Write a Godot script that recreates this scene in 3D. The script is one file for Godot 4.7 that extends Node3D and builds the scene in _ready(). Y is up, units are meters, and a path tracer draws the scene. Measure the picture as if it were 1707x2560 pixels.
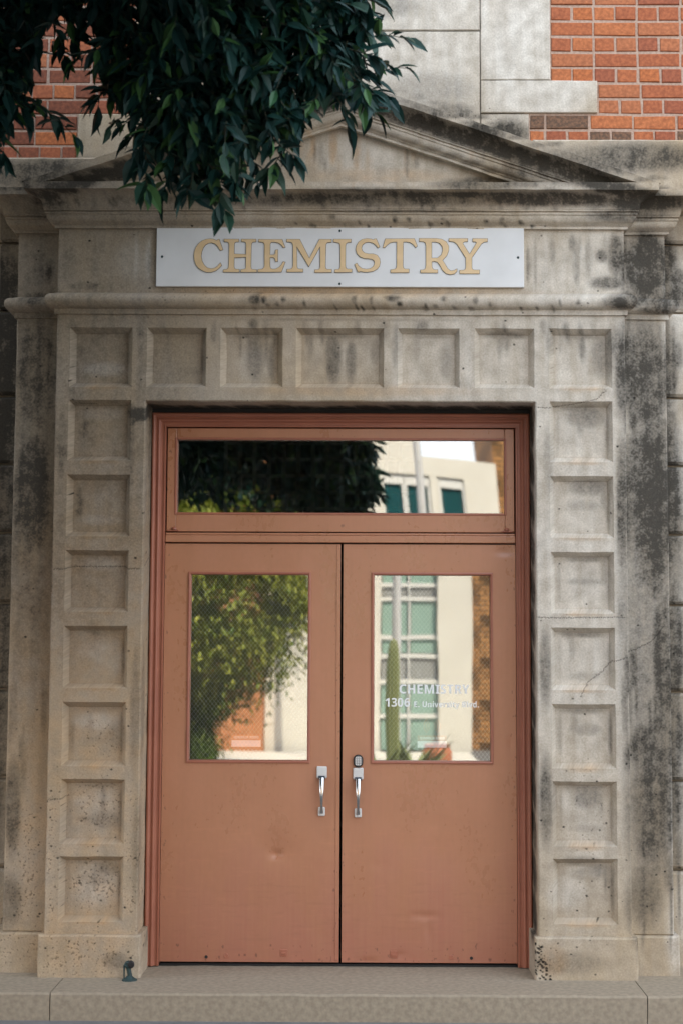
extends Node3D

# ---------------------------------------------------------------- mesh building
class MB:
	var v := PackedVector3Array()
	var n := PackedVector3Array()
	var uv := PackedVector2Array()
	var uv2 := PackedVector2Array()
	var rough := 0.0
	var noise: FastNoiseLite
	func _init(amount := 0.0, source: FastNoiseLite = null):
		rough = amount
		noise = source
	func bend(p: Vector3) -> Vector3:
		if rough <= 0.0:
			return p
		var q := p * 14.0
		var r := p * 55.0
		return p + rough * Vector3(noise.get_noise_3dv(q) + 0.6 * noise.get_noise_3dv(r), noise.get_noise_3dv(q + Vector3(57, 3, 9)) + 0.6 * noise.get_noise_3dv(r + Vector3(7, 31, 9)), 0.8 * noise.get_noise_3dv(q + Vector3(5, 83, 29)))
	func put(p: Vector3, nn: Vector3):
		v.append(bend(p))
		n.append(nn)
		uv.append(Vector2((p.x + 1.9 + p.z * 0.4) / 3.8, 1.0 - (p.y + 0.3 + p.z * 0.35) / 5.4))
		uv2.append(Vector2((p.x + p.z * 0.4) * 2.1, (p.y + p.z * 0.35) * 2.1))
	# a b c d run counter-clockwise as seen from the front
	func quad_n(a: Vector3, b: Vector3, c: Vector3, d: Vector3, na: Vector3, nb: Vector3, nc: Vector3, nd: Vector3):
		put(a, na); put(c, nc); put(b, nb)
		put(a, na); put(d, nd); put(c, nc)
	func quad(a: Vector3, b: Vector3, c: Vector3, d: Vector3):
		var nn := (c - a).cross(d - b).normalized()
		quad_n(a, b, c, d, nn, nn, nn, nn)
	func tri(a: Vector3, b: Vector3, c: Vector3):
		var nn := (b - a).cross(c - a).normalized()
		put(a, nn); put(c, nn); put(b, nn)
	func grid(a: Vector3, b: Vector3, c: Vector3, d: Vector3, step := 0.03):
		var nu := maxi(1, int(ceil(maxf((b - a).length(), (c - d).length()) / step)))
		var nv := maxi(1, int(ceil(maxf((d - a).length(), (c - b).length()) / step)))
		for i in nu:
			for j in nv:
				var u0 := float(i) / nu
				var u1 := float(i + 1) / nu
				var w0 := float(j) / nv
				var w1 := float(j + 1) / nv
				quad(a.lerp(b, u0).lerp(d.lerp(c, u0), w0), a.lerp(b, u1).lerp(d.lerp(c, u1), w0), a.lerp(b, u1).lerp(d.lerp(c, u1), w1), a.lerp(b, u0).lerp(d.lerp(c, u0), w1))
	func box(lo: Vector3, hi: Vector3):
		var a := lo
		var b := hi
		quad(Vector3(a.x, a.y, b.z), Vector3(b.x, a.y, b.z), Vector3(b.x, b.y, b.z), Vector3(a.x, b.y, b.z))
		quad(Vector3(b.x, a.y, a.z), Vector3(a.x, a.y, a.z), Vector3(a.x, b.y, a.z), Vector3(b.x, b.y, a.z))
		quad(Vector3(b.x, a.y, b.z), Vector3(b.x, a.y, a.z), Vector3(b.x, b.y, a.z), Vector3(b.x, b.y, b.z))
		quad(Vector3(a.x, a.y, a.z), Vector3(a.x, a.y, b.z), Vector3(a.x, b.y, b.z), Vector3(a.x, b.y, a.z))
		quad(Vector3(a.x, b.y, b.z), Vector3(b.x, b.y, b.z), Vector3(b.x, b.y, a.z), Vector3(a.x, b.y, a.z))
		quad(Vector3(a.x, a.y, a.z), Vector3(b.x, a.y, a.z), Vector3(b.x, a.y, b.z), Vector3(a.x, a.y, b.z))
	# all six faces rounded at the edges
	func rbox(lo: Vector3, hi: Vector3, r: float):
		var mid := (lo + hi) * 0.5
		var h := (hi - lo) * 0.5
		r = minf(r, minf(h.x, minf(h.y, h.z)) * 0.98)
		var k := h - Vector3(r, r, r)
		for axis in 3:
			for s in [-1.0, 1.0]:
				var ua := (axis + 1) % 3
				var va := (axis + 2) % 3
				var us := [-h[ua], -k[ua], k[ua], h[ua]]
				var vs := [-h[va], -k[va], k[va], h[va]]
				for i in 3:
					for j in 3:
						var ps := []
						var ns := []
						for cc in [[i, j], [i + 1, j], [i + 1, j + 1], [i, j + 1]]:
							var p := Vector3()
							p[axis] = s * h[axis]
							p[ua] = us[cc[0]]
							p[va] = vs[cc[1]]
							var q := p.clamp(-k, k)
							var nn := (p - q).normalized()
							ps.append(mid + q + nn * r)
							ns.append(nn)
						if s > 0:
							quad_n(ps[0], ps[1], ps[2], ps[3], ns[0], ns[1], ns[2], ns[3])
						else:
							quad_n(ps[3], ps[2], ps[1], ps[0], ns[3], ns[2], ns[1], ns[0])
	# a slab that shows its front, with softened front edges and four sides
	func block(x0: float, x1: float, y0: float, y1: float, z: float, back: float, r: float, step := 0.0):
		var a := Vector3(x0 + r, y0 + r, z)
		var b := Vector3(x1 - r, y0 + r, z)
		var c := Vector3(x1 - r, y1 - r, z)
		var d := Vector3(x0 + r, y1 - r, z)
		var o := [Vector3(x0, y0, z - r), Vector3(x1, y0, z - r), Vector3(x1, y1, z - r), Vector3(x0, y1, z - r)]
		var f := [a, b, c, d]
		var g := [Vector3(x0, y0, back), Vector3(x1, y0, back), Vector3(x1, y1, back), Vector3(x0, y1, back)]
		var side := [Vector3(0, -1, 0), Vector3(1, 0, 0), Vector3(0, 1, 0), Vector3(-1, 0, 0)]
		if step > 0.0:
			grid(a, b, c, d, step)
		else:
			quad(a, b, c, d)
		for i in 4:
			var j := (i + 1) % 4
			var na := Vector3(0, 0, 1)
			if step > 0.0:
				grid(o[i], o[j], f[j], f[i], step)
				grid(g[i], g[j], o[j], o[i], step * 2.0)
			else:
				quad_n(o[i], o[j], f[j], f[i], side[i], side[i], na, na)
				quad(g[i], g[j], o[j], o[i])
	# profile (out, height) carried along a plan path (x, z); mitred at its corners
	func sweep(profile: Array, path: Array, step := 0.04):
		var m := path.size()
		var off := []
		for i in m:
			var s := Vector2()
			for k in [i - 1, i]:
				if k >= 0 and k < m - 1:
					var t: Vector2 = (path[k + 1] - path[k]).normalized()
					s += Vector2(-t.y, t.x)
			off.append(s)
		var pn := []
		for e in profile.size() - 1:
			var t2: Vector2 = (profile[e + 1] - profile[e]).normalized()
			pn.append(Vector2(t2.y, -t2.x))
		for k in m - 1:
			var dir: Vector2 = (path[k + 1] - path[k]).normalized()
			var out := Vector2(-dir.y, dir.x)
			var nu := maxi(1, int(ceil((path[k + 1] - path[k]).length() / step)))
			for e in profile.size() - 1:
				var n0: Vector2 = pn[e]
				var n1: Vector2 = pn[e]
				if e > 0 and pn[e].dot(pn[e - 1]) > 0.75:
					n0 = (pn[e] + pn[e - 1]).normalized()
				if e < pn.size() - 1 and pn[e].dot(pn[e + 1]) > 0.75:
					n1 = (pn[e] + pn[e + 1]).normalized()
				var q0: Vector2 = profile[e]
				var q1: Vector2 = profile[e + 1]
				var N0 := Vector3(out.x * n0.x, n0.y, out.y * n0.x)
				var N1 := Vector3(out.x * n1.x, n1.y, out.y * n1.x)
				var P := []
				for c in [[k, q0], [k + 1, q0], [k + 1, q1], [k, q1]]:
					var w: Vector2 = path[c[0]] + off[c[0]] * c[1].x
					P.append(Vector3(w.x, c[1].y, w.y))
				for i in nu:
					var u0 := float(i) / nu
					var u1 := float(i + 1) / nu
					quad_n(P[0].lerp(P[1], u0), P[0].lerp(P[1], u1), P[3].lerp(P[2], u1), P[3].lerp(P[2], u0), N0, N0, N1, N1)
	func tube(pts: Array, radii: Array, sides := 8, flat := 1.0):
		var rings := []
		var nors := []
		for i in pts.size():
			var t: Vector3 = (pts[mini(i + 1, pts.size() - 1)] - pts[maxi(i - 1, 0)]).normalized()
			var a := t.cross(Vector3(0, 0, 1))
			if a.length() < 0.2:
				a = t.cross(Vector3(1, 0, 0))
			a = a.normalized()
			var b := t.cross(a).normalized()
			var ring := []
			var nor := []
			for k in sides:
				var ang := TAU * k / sides
				var d := a * cos(ang) + b * sin(ang) * flat
				ring.append(pts[i] + d * radii[i])
				nor.append((a * cos(ang) * flat + b * sin(ang)).normalized())
			rings.append(ring)
			nors.append(nor)
		for i in pts.size() - 1:
			for k in sides:
				var k2 := (k + 1) % sides
				quad_n(rings[i][k], rings[i][k2], rings[i + 1][k2], rings[i + 1][k], nors[i][k], nors[i][k2], nors[i + 1][k2], nors[i + 1][k])
		for e in [0, pts.size() - 1]:
			for k in sides:
				var k2 := (k + 1) % sides
				if e == 0:
					tri(pts[0], rings[0][k2], rings[0][k])
				else:
					tri(pts[e], rings[e][k], rings[e][k2])
	func lathe(at: Vector3, prof: Array, sides := 24, axis := Vector3.UP):
		var a := axis.cross(Vector3(0.3, 0.2, 0.93)).normalized()
		var b := axis.cross(a).normalized()
		for e in prof.size() - 1:
			var t: Vector2 = (prof[e + 1] - prof[e]).normalized()
			for k in sides:
				var A0 := a * cos(TAU * k / sides) + b * sin(TAU * k / sides)
				var A1 := a * cos(TAU * (k + 1) / sides) + b * sin(TAU * (k + 1) / sides)
				var n0 := (A0 * t.y - axis * t.x).normalized()
				var n1 := (A1 * t.y - axis * t.x).normalized()
				var p0: Vector2 = prof[e]
				var p1: Vector2 = prof[e + 1]
				quad_n(at + A0 * p0.x + axis * p0.y, at + A1 * p0.x + axis * p0.y, at + A1 * p1.x + axis * p1.y, at + A0 * p1.x + axis * p1.y, n0, n1, n1, n0)
	func mesh() -> ArrayMesh:
		var arr := []
		arr.resize(Mesh.ARRAY_MAX)
		arr[Mesh.ARRAY_VERTEX] = v
		arr[Mesh.ARRAY_NORMAL] = n
		arr[Mesh.ARRAY_TEX_UV] = uv
		arr[Mesh.ARRAY_TEX_UV2] = uv2
		var am := ArrayMesh.new()
		am.add_surface_from_arrays(Mesh.PRIMITIVE_TRIANGLES, arr)
		return am

var M := {}
var wob := FastNoiseLite.new()
var rng := RandomNumberGenerator.new()
var texture_of := {}

func stone_mb(amount := 0.0022) -> MB:
	return MB.new(amount, wob)

func add_mesh(called: String, mesh: Mesh, m: Material, parent: Node = self, at := Transform3D.IDENTITY) -> MeshInstance3D:
	var o := MeshInstance3D.new()
	o.name = called
	o.mesh = mesh
	o.material_override = m
	o.transform = at
	parent.add_child(o, true)
	return o

func obj(called: String, b: MB, m: Material, parent: Node = self) -> MeshInstance3D:
	return add_mesh(called, b.mesh(), m, parent)

func tag(o: Node, label: String, category := "", group := "", kind := "") -> Node:
	if label: o.set_meta("label", label)
	if category: o.set_meta("category", category)
	if group: o.set_meta("group", group)
	if kind: o.set_meta("kind", kind)
	return o

func thing(called: String, label: String, category: String, at := Vector3.ZERO, group := "") -> Node3D:
	var o := Node3D.new()
	o.name = called
	o.position = at
	add_child(o, true)
	tag(o, label, category, group)
	return o

func mat(r: float, g: float, b: float, rough := 0.8, metal := 0.0) -> StandardMaterial3D:
	var m := StandardMaterial3D.new()
	m.albedo_color = Color(r, g, b).linear_to_srgb()
	m.roughness = rough
	m.metallic = metal
	return m

func noise_tex(freq: float, lo: Color, hi: Color, size := 256, octaves := 4, s := 1) -> NoiseTexture2D:
	var f := FastNoiseLite.new()
	f.seed = s
	f.frequency = freq
	f.fractal_octaves = octaves
	var t := NoiseTexture2D.new()
	t.width = size
	t.height = size
	t.seamless = true
	t.noise = f
	var g := Gradient.new()
	g.set_color(0, lo.linear_to_srgb())
	g.set_color(1, hi.linear_to_srgb())
	t.color_ramp = g
	return t

func tri_mat(tex: Texture2D, scale: float, rough := 0.85, bump: Texture2D = null, bump_cm := 0.0) -> StandardMaterial3D:
	var m := StandardMaterial3D.new()
	m.albedo_texture = tex
	m.roughness = rough
	m.uv1_triplanar = true
	m.uv1_world_triplanar = true
	m.uv1_scale = Vector3(scale, scale, scale)
	if bump:
		m.heightmap_enabled = true
		m.heightmap_texture = bump
		m.heightmap_scale = bump_cm
	return m

func ss(a: float, b: float, x: float) -> float:
	var t := clampf((x - a) / (b - a), 0.0, 1.0)
	return t * t * (3.0 - 2.0 * t)

# ---------------------------------------------------------------- weathered limestone
const TW := 1140
const TH := 1620
const FW := 285
const FH := 405
var field := []

func blot(x: float, y: float, z: float, rx: float, ry: float, amount: float, kind := 0):
	var cx := (x + 1.9 + z * 0.4) / 3.8 * FW
	var cy := (1.0 - (y + 0.3 + z * 0.35) / 5.4) * FH
	var px := rx / 3.8 * FW
	var py := ry / 5.4 * FH
	var f: PackedFloat32Array = field[kind]
	for j in range(maxi(0, int(cy - py)), mini(FH, int(cy + py) + 2)):
		for i in range(maxi(0, int(cx - px)), mini(FW, int(cx + px) + 2)):
			var q := Vector2((i - cx) / px, (j - cy) / py).length()
			if q < 1.0:
				var k := j * FW + i
				f[k] = maxf(f[k], amount * (1.0 - ss(0.35, 1.0, q)))
	field[kind] = f

func noise_bytes(freq: float, s: int, w: int, h: int, oct := 4) -> PackedByteArray:
	var f := FastNoiseLite.new()
	f.seed = s
	f.frequency = freq
	f.fractal_octaves = oct
	var im := f.get_image(w, h, false, false, true)
	im.convert(Image.FORMAT_L8)
	if w != TW or h != TH:
		im.resize(TW, TH, Image.INTERPOLATE_CUBIC)
	return im.get_data()

func field_bytes(kind: int) -> PackedByteArray:
	var b := PackedByteArray()
	b.resize(FW * FH)
	var f: PackedFloat32Array = field[kind]
	for i in FW * FH:
		b[i] = int(clampf(f[i], 0.0, 1.0) * 255.0)
	var im := Image.create_from_data(FW, FH, false, Image.FORMAT_L8, b)
	im.resize(TW, TH, Image.INTERPOLATE_BILINEAR)
	return im.get_data()

func crack(px: PackedByteArray, hb: PackedByteArray, pts: Array, wide: float, dark: float):
	for s in pts.size() - 1:
		var a: Vector2 = pts[s]
		var b: Vector2 = pts[s + 1]
		var steps := int((b - a).length() / 0.0015)
		for i in steps:
			var p := a.lerp(b, float(i) / steps)
			p += Vector2(wob.get_noise_1d(p.x * 900.0 + p.y * 1300.0), wob.get_noise_1d(p.y * 900.0 - p.x * 1100.0 + 77.0)) * 0.006
			var x := int((p.x + 1.9) / 3.8 * TW)
			var y := int((1.0 - (p.y + 0.3) / 5.4) * TH)
			var thick := 1 if wide < 0.004 or wob.get_noise_1d(i * 3.0) < 0.0 else 2
			for k in thick:
				if x >= 0 and x < TW - 2 and y >= 0 and y < TH:
					var at := y * TW + x + k
					for c in 3:
						px[at * 3 + c] = int(px[at * 3 + c] * dark)
					hb[at] = int(hb[at] * 0.55)

func speck(px: PackedByteArray, hb: PackedByteArray, x: float, y: float, rad: float, keep: float):
	var cx := (x + 1.9) / 3.8 * TW
	var cy := (1.0 - (y + 0.3) / 5.4) * TH
	var q := rad / 3.8 * TW
	for j in range(maxi(0, int(cy - q - 1)), mini(TH, int(cy + q + 2))):
		for i in range(maxi(0, int(cx - q * 1.5 - 1)), mini(TW, int(cx + q * 1.5 + 2))):
			var d := Vector2((i + 0.5 - cx) / 1.3, j + 0.5 - cy).length() + 0.5 * q * wob.get_noise_2d(i * 2.0, j * 2.0)
			var m := clampf(q - d + 0.5, 0.0, 1.0)
			if m > 0.0:
				var at := j * TW + i
				for c in 3:
					px[at * 3 + c] = int(px[at * 3 + c] * (1.0 - m * (1.0 - keep)))
				hb[at] = int(hb[at] * (1.0 - 0.6 * m))

# brown door paint with its wear: faded coats, grime round the pulls, scuffs and splashes at the foot, where dimmer reflection is painted in, chips
func make_paint():
	var w := 1024
	var h := 1024
	var px := PackedByteArray()
	px.resize(w * h * 3)
	var rb := PackedByteArray()
	rb.resize(w * h)
	var n1 := FastNoiseLite.new()
	n1.seed = 81
	n1.fractal_octaves = 4
	n1.frequency = 0.012
	var n2 := FastNoiseLite.new()
	n2.seed = 82
	n2.frequency = 0.11
	n2.fractal_octaves = 3
	var lut := PackedByteArray()
	lut.resize(1025)
	for i in 1025:
		lut[i] = int(Color(i / 1024.0, 0, 0).linear_to_srgb().r * 255.0 + 0.5)
	for j in range(440, 985):
		for i in range(240, 785):
			var x := (i + 0.5) / w * 3.8 - 1.8
			var y := (1.0 - (j + 0.5) / h) * 5.4 - 0.21
			var a := n1.get_noise_2d(i, j * 0.6)
			var f := n2.get_noise_2d(i, j)
			var st := n2.get_noise_2d(i * 1.4, j * 0.05 + 300.0)
			var sc := n2.get_noise_2d(i * 0.12 + 700.0, j * 1.6)
			var r := 0.43
			var g := 0.19
			var b := 0.100
			var k := 1.0 + 0.09 * a + 0.035 * f + 0.03 * st
			# splashed dirt at the foot, and the reflection falloff painted redder and darker
			var foot := clampf((0.62 - y) / 0.6 + 0.5 * a + 0.25 * st, 0.0, 1.0)
			r *= 1.0 - 0.20 * foot
			g *= 1.0 - 0.30 * foot
			b *= 1.0 - 0.24 * foot
			if y < 0.42 and sc > 0.4:
				k *= 0.95
			if sc < -0.45 and y < 0.7:
				k *= 1.04
			# hands
			var hand := exp(-(pow((absf(x - 0.004) - 0.09) / 0.09, 2.0) + pow((y - 0.88) / 0.2, 2.0)))
			k *= 1.0 - hand * clampf(0.08 + 0.08 * f, 0.0, 0.2)
			# chips
			if f > 0.56 and (y < 0.12 or absf(x) > 0.86 or absf(x) < 0.03):
				k *= 0.55
			var at := j * w + i
			px[at * 3] = lut[int(clampf(r * k, 0, 1) * 1024)]
			px[at * 3 + 1] = lut[int(clampf(g * k, 0, 1) * 1024)]
			px[at * 3 + 2] = lut[int(clampf(b * k, 0, 1) * 1024)]
			rb[at] = int(clampf(0.36 + 0.16 * a + 0.12 * f + 0.25 * foot + 0.2 * hand, 0.2, 0.9) * 255)
	var m := StandardMaterial3D.new()
	m.resource_name = "worn brown paint"
	m.albedo_texture = ImageTexture.create_from_image(Image.create_from_data(w, h, false, Image.FORMAT_RGB8, px))
	m.roughness = 1.0
	m.roughness_texture = ImageTexture.create_from_image(Image.create_from_data(w, h, false, Image.FORMAT_L8, rb))
	m.metallic_specular = 0.55
	M.paint = m

func make_stone():
	for k in 5:
		var f := PackedFloat32Array()
		f.resize(FW * FH)
		field.append(f)
	# 0 dark biological crust, with painted shade where noted
	for b in [[1.53, 2.95, 0.17, 0.45, 0.82], [1.56, 2.3, 0.16, 0.75, 0.95], [1.5, 2.35, 0.15, 0.6, 0.78], [1.6, 1.55, 0.1, 0.55, 0.8], [1.48, 1.1, 0.09, 0.2, 0.85], [1.54, 0.85, 0.17, 0.6, 0.75], [1.5, 0.4, 0.12, 0.25, 0.6], [1.6, 1.1, 0.1, 0.3, 0.7],
			[-1.55, 2.35, 0.17, 0.5, 0.88], [-1.54, 2.95, 0.19, 0.5, 0.72], [-1.53, 3.5, 0.1, 0.2, 0.55], [-1.61, 0.8, 0.06, 0.35, 0.7], [-1.62, 0.35, 0.1, 0.2, 0.5], [-1.47, 1.75, 0.04, 0.3, 0.5], [1.54, 3.52, 0.17, 0.28, 1.0], [1.54, 1.8, 0.2, 1.9, 0.52], [-1.49, 3.48, 0.03, 0.13, 0.8]]:
		blot(b[0], b[1], -0.1, b[2], b[3], b[4])
	for b in [[1.39, 2.95, 0.055, 0.35, 0.75], [1.385, 2.3, 0.045, 0.5, 0.8], [1.37, 3.1, 0.1, 0.13, 0.6], [1.29, 3.03, 0.1, 0.16, 0.5], [1.2, 2.73, 0.15, 0.09, 0.5], [1.22, 2.37, 0.16, 0.06, 0.45], [1.38, 1.75, 0.04, 0.2, 0.45],
			[1.0, 1.5, 0.045, 0.3, 0.55], [1.0, 0.85, 0.05, 0.32, 0.68], [1.02, 2.5, 0.04, 0.25, 0.35], [1.19, 0.85, 0.11, 0.08, 0.45], [1.16, 0.56, 0.15, 0.04, 0.4], [1.24, 0.5, 0.12, 0.05, 0.35], [1.1, 0.1, 0.3, 0.08, 0.35],
			[-1.385, 2.6, 0.045, 0.3, 0.68], [-1.29, 2.62, 0.1, 0.17, 0.5], [-1.32, 2.28, 0.04, 0.17, 0.62], [-1.36, 2.2, 0.06, 0.25, 0.5], [-1.28, 3.05, 0.12, 0.16, 0.5], [-1.2, 2.9, 0.2, 0.03, 0.45], [-0.8, 2.95, 0.16, 0.05, 0.4], [-0.7, 3.0, 0.04, 0.12, 0.45],
			[-1.16, 0.73, 0.14, 0.07, 0.36], [-1.15, 0.5, 0.09, 0.06, 0.4], [-1.1, 1.15, 0.1, 0.12, 0.3], [-1.0, 1.3, 0.04, 0.5, 0.42], [-0.98, 0.6, 0.04, 0.4, 0.4], [-1.05, 0.1, 0.1, 0.06, 0.45],
			[-1.37, 3.5, 0.09, 0.18, 0.5], [-1.3, 3.39, 0.16, 0.035, 0.62], [-1.1, 3.5, 0.08, 0.12, 0.3], [1.37, 3.55, 0.06, 0.16, 0.85], [1.33, 3.41, 0.13, 0.05, 0.7], [1.3, 3.55, 0.05, 0.05, 0.66], [0.93, 3.5, 0.015, 0.14, 0.6],
			[-0.45, 3.03, 0.07, 0.2, 0.45], [-0.36, 3.0, 0.04, 0.15, 0.4], [-0.06, 3.02, 0.06, 0.2, 0.55], [0.03, 3.0, 0.04, 0.18, 0.5], [0.15, 3.05, 0.04, 0.1, 0.35], [0.4, 3.19, 0.05, 0.05, 0.5], [0.5, 3.0, 0.05, 0.14, 0.3], [0.8, 3.14, 0.14, 0.025, 0.5], [-0.44, 3.2, 0.04, 0.04, 0.6], [0.0, 3.22, 0.9, 0.012, 0.3]]:
		blot(b[0], b[1], 0.0, b[2], b[3], b[4])
	# on the torus and the small mouldings
	for b in [[-0.43, 3.31, 0.045, 0.04, 0.95], [1.4, 3.3, 0.16, 0.06, 0.85], [1.58, 3.3, 0.16, 0.07, 0.95], [1.55, 3.25, 0.16, 0.04, 0.8], [-1.4, 3.3, 0.12, 0.04, 0.5], [0.25, 3.32, 0.06, 0.02, 0.8], [-1.6, 3.3, 0.12, 0.05, 0.7]]:
		blot(b[0], b[1], 0.05, b[2], b[3], b[4])
	for i in 26:
		blot(rng.randf_range(-0.5, 1.25), rng.randf_range(3.26, 3.32), 0.05, rng.randf_range(0.008, 0.022), rng.randf_range(0.015, 0.035), rng.randf_range(0.6, 0.95))
		blot(rng.randf_range(-0.3, 1.1), rng.randf_range(3.68, 3.74), 0.05, rng.randf_range(0.008, 0.02), rng.randf_range(0.01, 0.025), rng.randf_range(0.6, 0.95))
	# cornice cove and the raking cornice: grime, with shade under the overhang painted in
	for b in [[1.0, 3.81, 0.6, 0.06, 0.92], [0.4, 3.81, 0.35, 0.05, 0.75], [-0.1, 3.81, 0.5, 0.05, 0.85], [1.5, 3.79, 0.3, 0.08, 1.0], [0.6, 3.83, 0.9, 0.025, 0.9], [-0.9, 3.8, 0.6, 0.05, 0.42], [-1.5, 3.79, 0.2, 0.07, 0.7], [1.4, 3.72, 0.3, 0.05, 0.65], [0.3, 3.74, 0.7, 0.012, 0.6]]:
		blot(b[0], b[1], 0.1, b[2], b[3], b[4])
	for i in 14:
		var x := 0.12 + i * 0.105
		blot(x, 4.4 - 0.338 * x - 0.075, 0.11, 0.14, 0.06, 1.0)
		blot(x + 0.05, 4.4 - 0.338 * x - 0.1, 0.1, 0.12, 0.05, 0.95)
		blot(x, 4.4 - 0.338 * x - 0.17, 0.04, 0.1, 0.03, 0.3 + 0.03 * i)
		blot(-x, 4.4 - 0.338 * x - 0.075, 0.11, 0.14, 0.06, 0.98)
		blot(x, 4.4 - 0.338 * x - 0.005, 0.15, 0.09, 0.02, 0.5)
	for b in [[0.75, 3.93, -0.03, 0.35, 0.05, 0.68], [0.2, 3.9, -0.03, 0.5, 0.02, 0.6], [-0.6, 3.9, -0.03, 0.5, 0.02, 0.5], [0.9, 4.0, -0.03, 0.12, 0.1, 0.6], [0.55, 4.37, -0.25, 0.2, 0.09, 0.62], [0.86, 4.26, -0.25, 0.16, 0.12, 0.85], [0.45, 4.5, -0.25, 0.35, 0.14, 0.33], [0.2, 4.95, -0.25, 0.3, 0.1, 0.38],
			[1.5, 4.1, -0.14, 0.6, 0.12, 0.72], [1.2, 4.05, -0.14, 0.35, 0.12, 0.72], [-1.5, 4.0, -0.14, 0.6, 0.14, 0.75], [-1.8, 1.9, -0.3, 0.25, 2.4, 0.72], [-1.78, 3.0, -0.3, 0.25, 1.1, 1.0], [1.74, 3.5, -0.3, 0.06, 0.1, 0.8], [1.73, 3.1, -0.3, 0.05, 0.12, 0.62], [1.7, 2.75, -0.3, 0.04, 0.12, 0.6], [1.69, 1.2, -0.3, 0.04, 0.15, 0.6], [1.69, 0.6, -0.3, 0.05, 0.2, 0.55], [1.7, 2.05, -0.3, 0.06, 0.1, 0.5]]:  # far-left wall stains are deepened to paint in its shade
		blot(b[0], b[1], b[2], b[3], b[4], b[5])
	for i in 13:  # soffit and reveals: grime, with the shade of the opening painted in
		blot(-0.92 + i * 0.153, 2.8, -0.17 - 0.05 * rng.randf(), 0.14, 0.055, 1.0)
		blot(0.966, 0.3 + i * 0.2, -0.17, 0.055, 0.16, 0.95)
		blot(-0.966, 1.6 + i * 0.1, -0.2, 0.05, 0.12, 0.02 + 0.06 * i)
	# drips below the ledges, darker strips along panel tops and sides
	for i in 46:
		var x := rng.randf_range(-1.35, 1.4)
		var ry := rng.randf_range(0.05, 0.17)
		blot(x, 3.235 - ry * 0.9, 0.0, rng.randf_range(0.012, 0.03), ry, rng.randf_range(0.25, 0.5))
		x = rng.randf_range(-1.4, 1.4)
		ry = rng.randf_range(0.05, 0.2)
		blot(x, 3.675 - ry * 0.9, 0.0, rng.randf_range(0.012, 0.03), ry, rng.randf_range(0.2, 0.45))
		x = rng.randf_range(-1.4, 1.55)
		ry = rng.randf_range(0.03, 0.06)
		blot(x, 3.84 - ry, 0.1, rng.randf_range(0.014, 0.04), ry, rng.randf_range(0.3, 0.7))
		blot(rng.randf_range(-1.0, 1.2), 4.1 - rng.randf_range(0.0, 0.1), -0.03, rng.randf_range(0.012, 0.025), rng.randf_range(0.05, 0.14), rng.randf_range(0.2, 0.45), 2 * (i % 2))
		blot(rng.randf_range(1.42, 1.64), rng.randf_range(0.3, 3.2), -0.1, rng.randf_range(0.012, 0.025), rng.randf_range(0.1, 0.35), rng.randf_range(0.5, 0.8))
		blot(rng.randf_range(-1.64, -1.42), rng.randf_range(0.8, 3.2), -0.1, rng.randf_range(0.012, 0.025), rng.randf_range(0.1, 0.3), rng.randf_range(0.3, 0.55))
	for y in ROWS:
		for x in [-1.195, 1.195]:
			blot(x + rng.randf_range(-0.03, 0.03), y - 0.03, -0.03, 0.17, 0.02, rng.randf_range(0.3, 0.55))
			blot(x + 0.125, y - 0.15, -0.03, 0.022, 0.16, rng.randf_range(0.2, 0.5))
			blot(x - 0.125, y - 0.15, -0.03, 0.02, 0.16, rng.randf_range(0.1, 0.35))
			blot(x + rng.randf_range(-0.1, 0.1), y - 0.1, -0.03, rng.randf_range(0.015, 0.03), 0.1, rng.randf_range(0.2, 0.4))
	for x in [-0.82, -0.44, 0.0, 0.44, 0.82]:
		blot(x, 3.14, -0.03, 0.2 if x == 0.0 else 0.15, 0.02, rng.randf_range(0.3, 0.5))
	# bands of old repair in the panels
	for y in ROWS:
		for x in [-1.195, 1.195]:
			blot(x, y - rng.randf_range(0.06, 0.24), -0.03, 0.13, rng.randf_range(0.02, 0.05), rng.randf_range(0.15, 0.4))
			blot(x, y - rng.randf_range(0.06, 0.24), -0.03, 0.16, rng.randf_range(0.03, 0.07), rng.randf_range(0.3, 0.65), 1)
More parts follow.
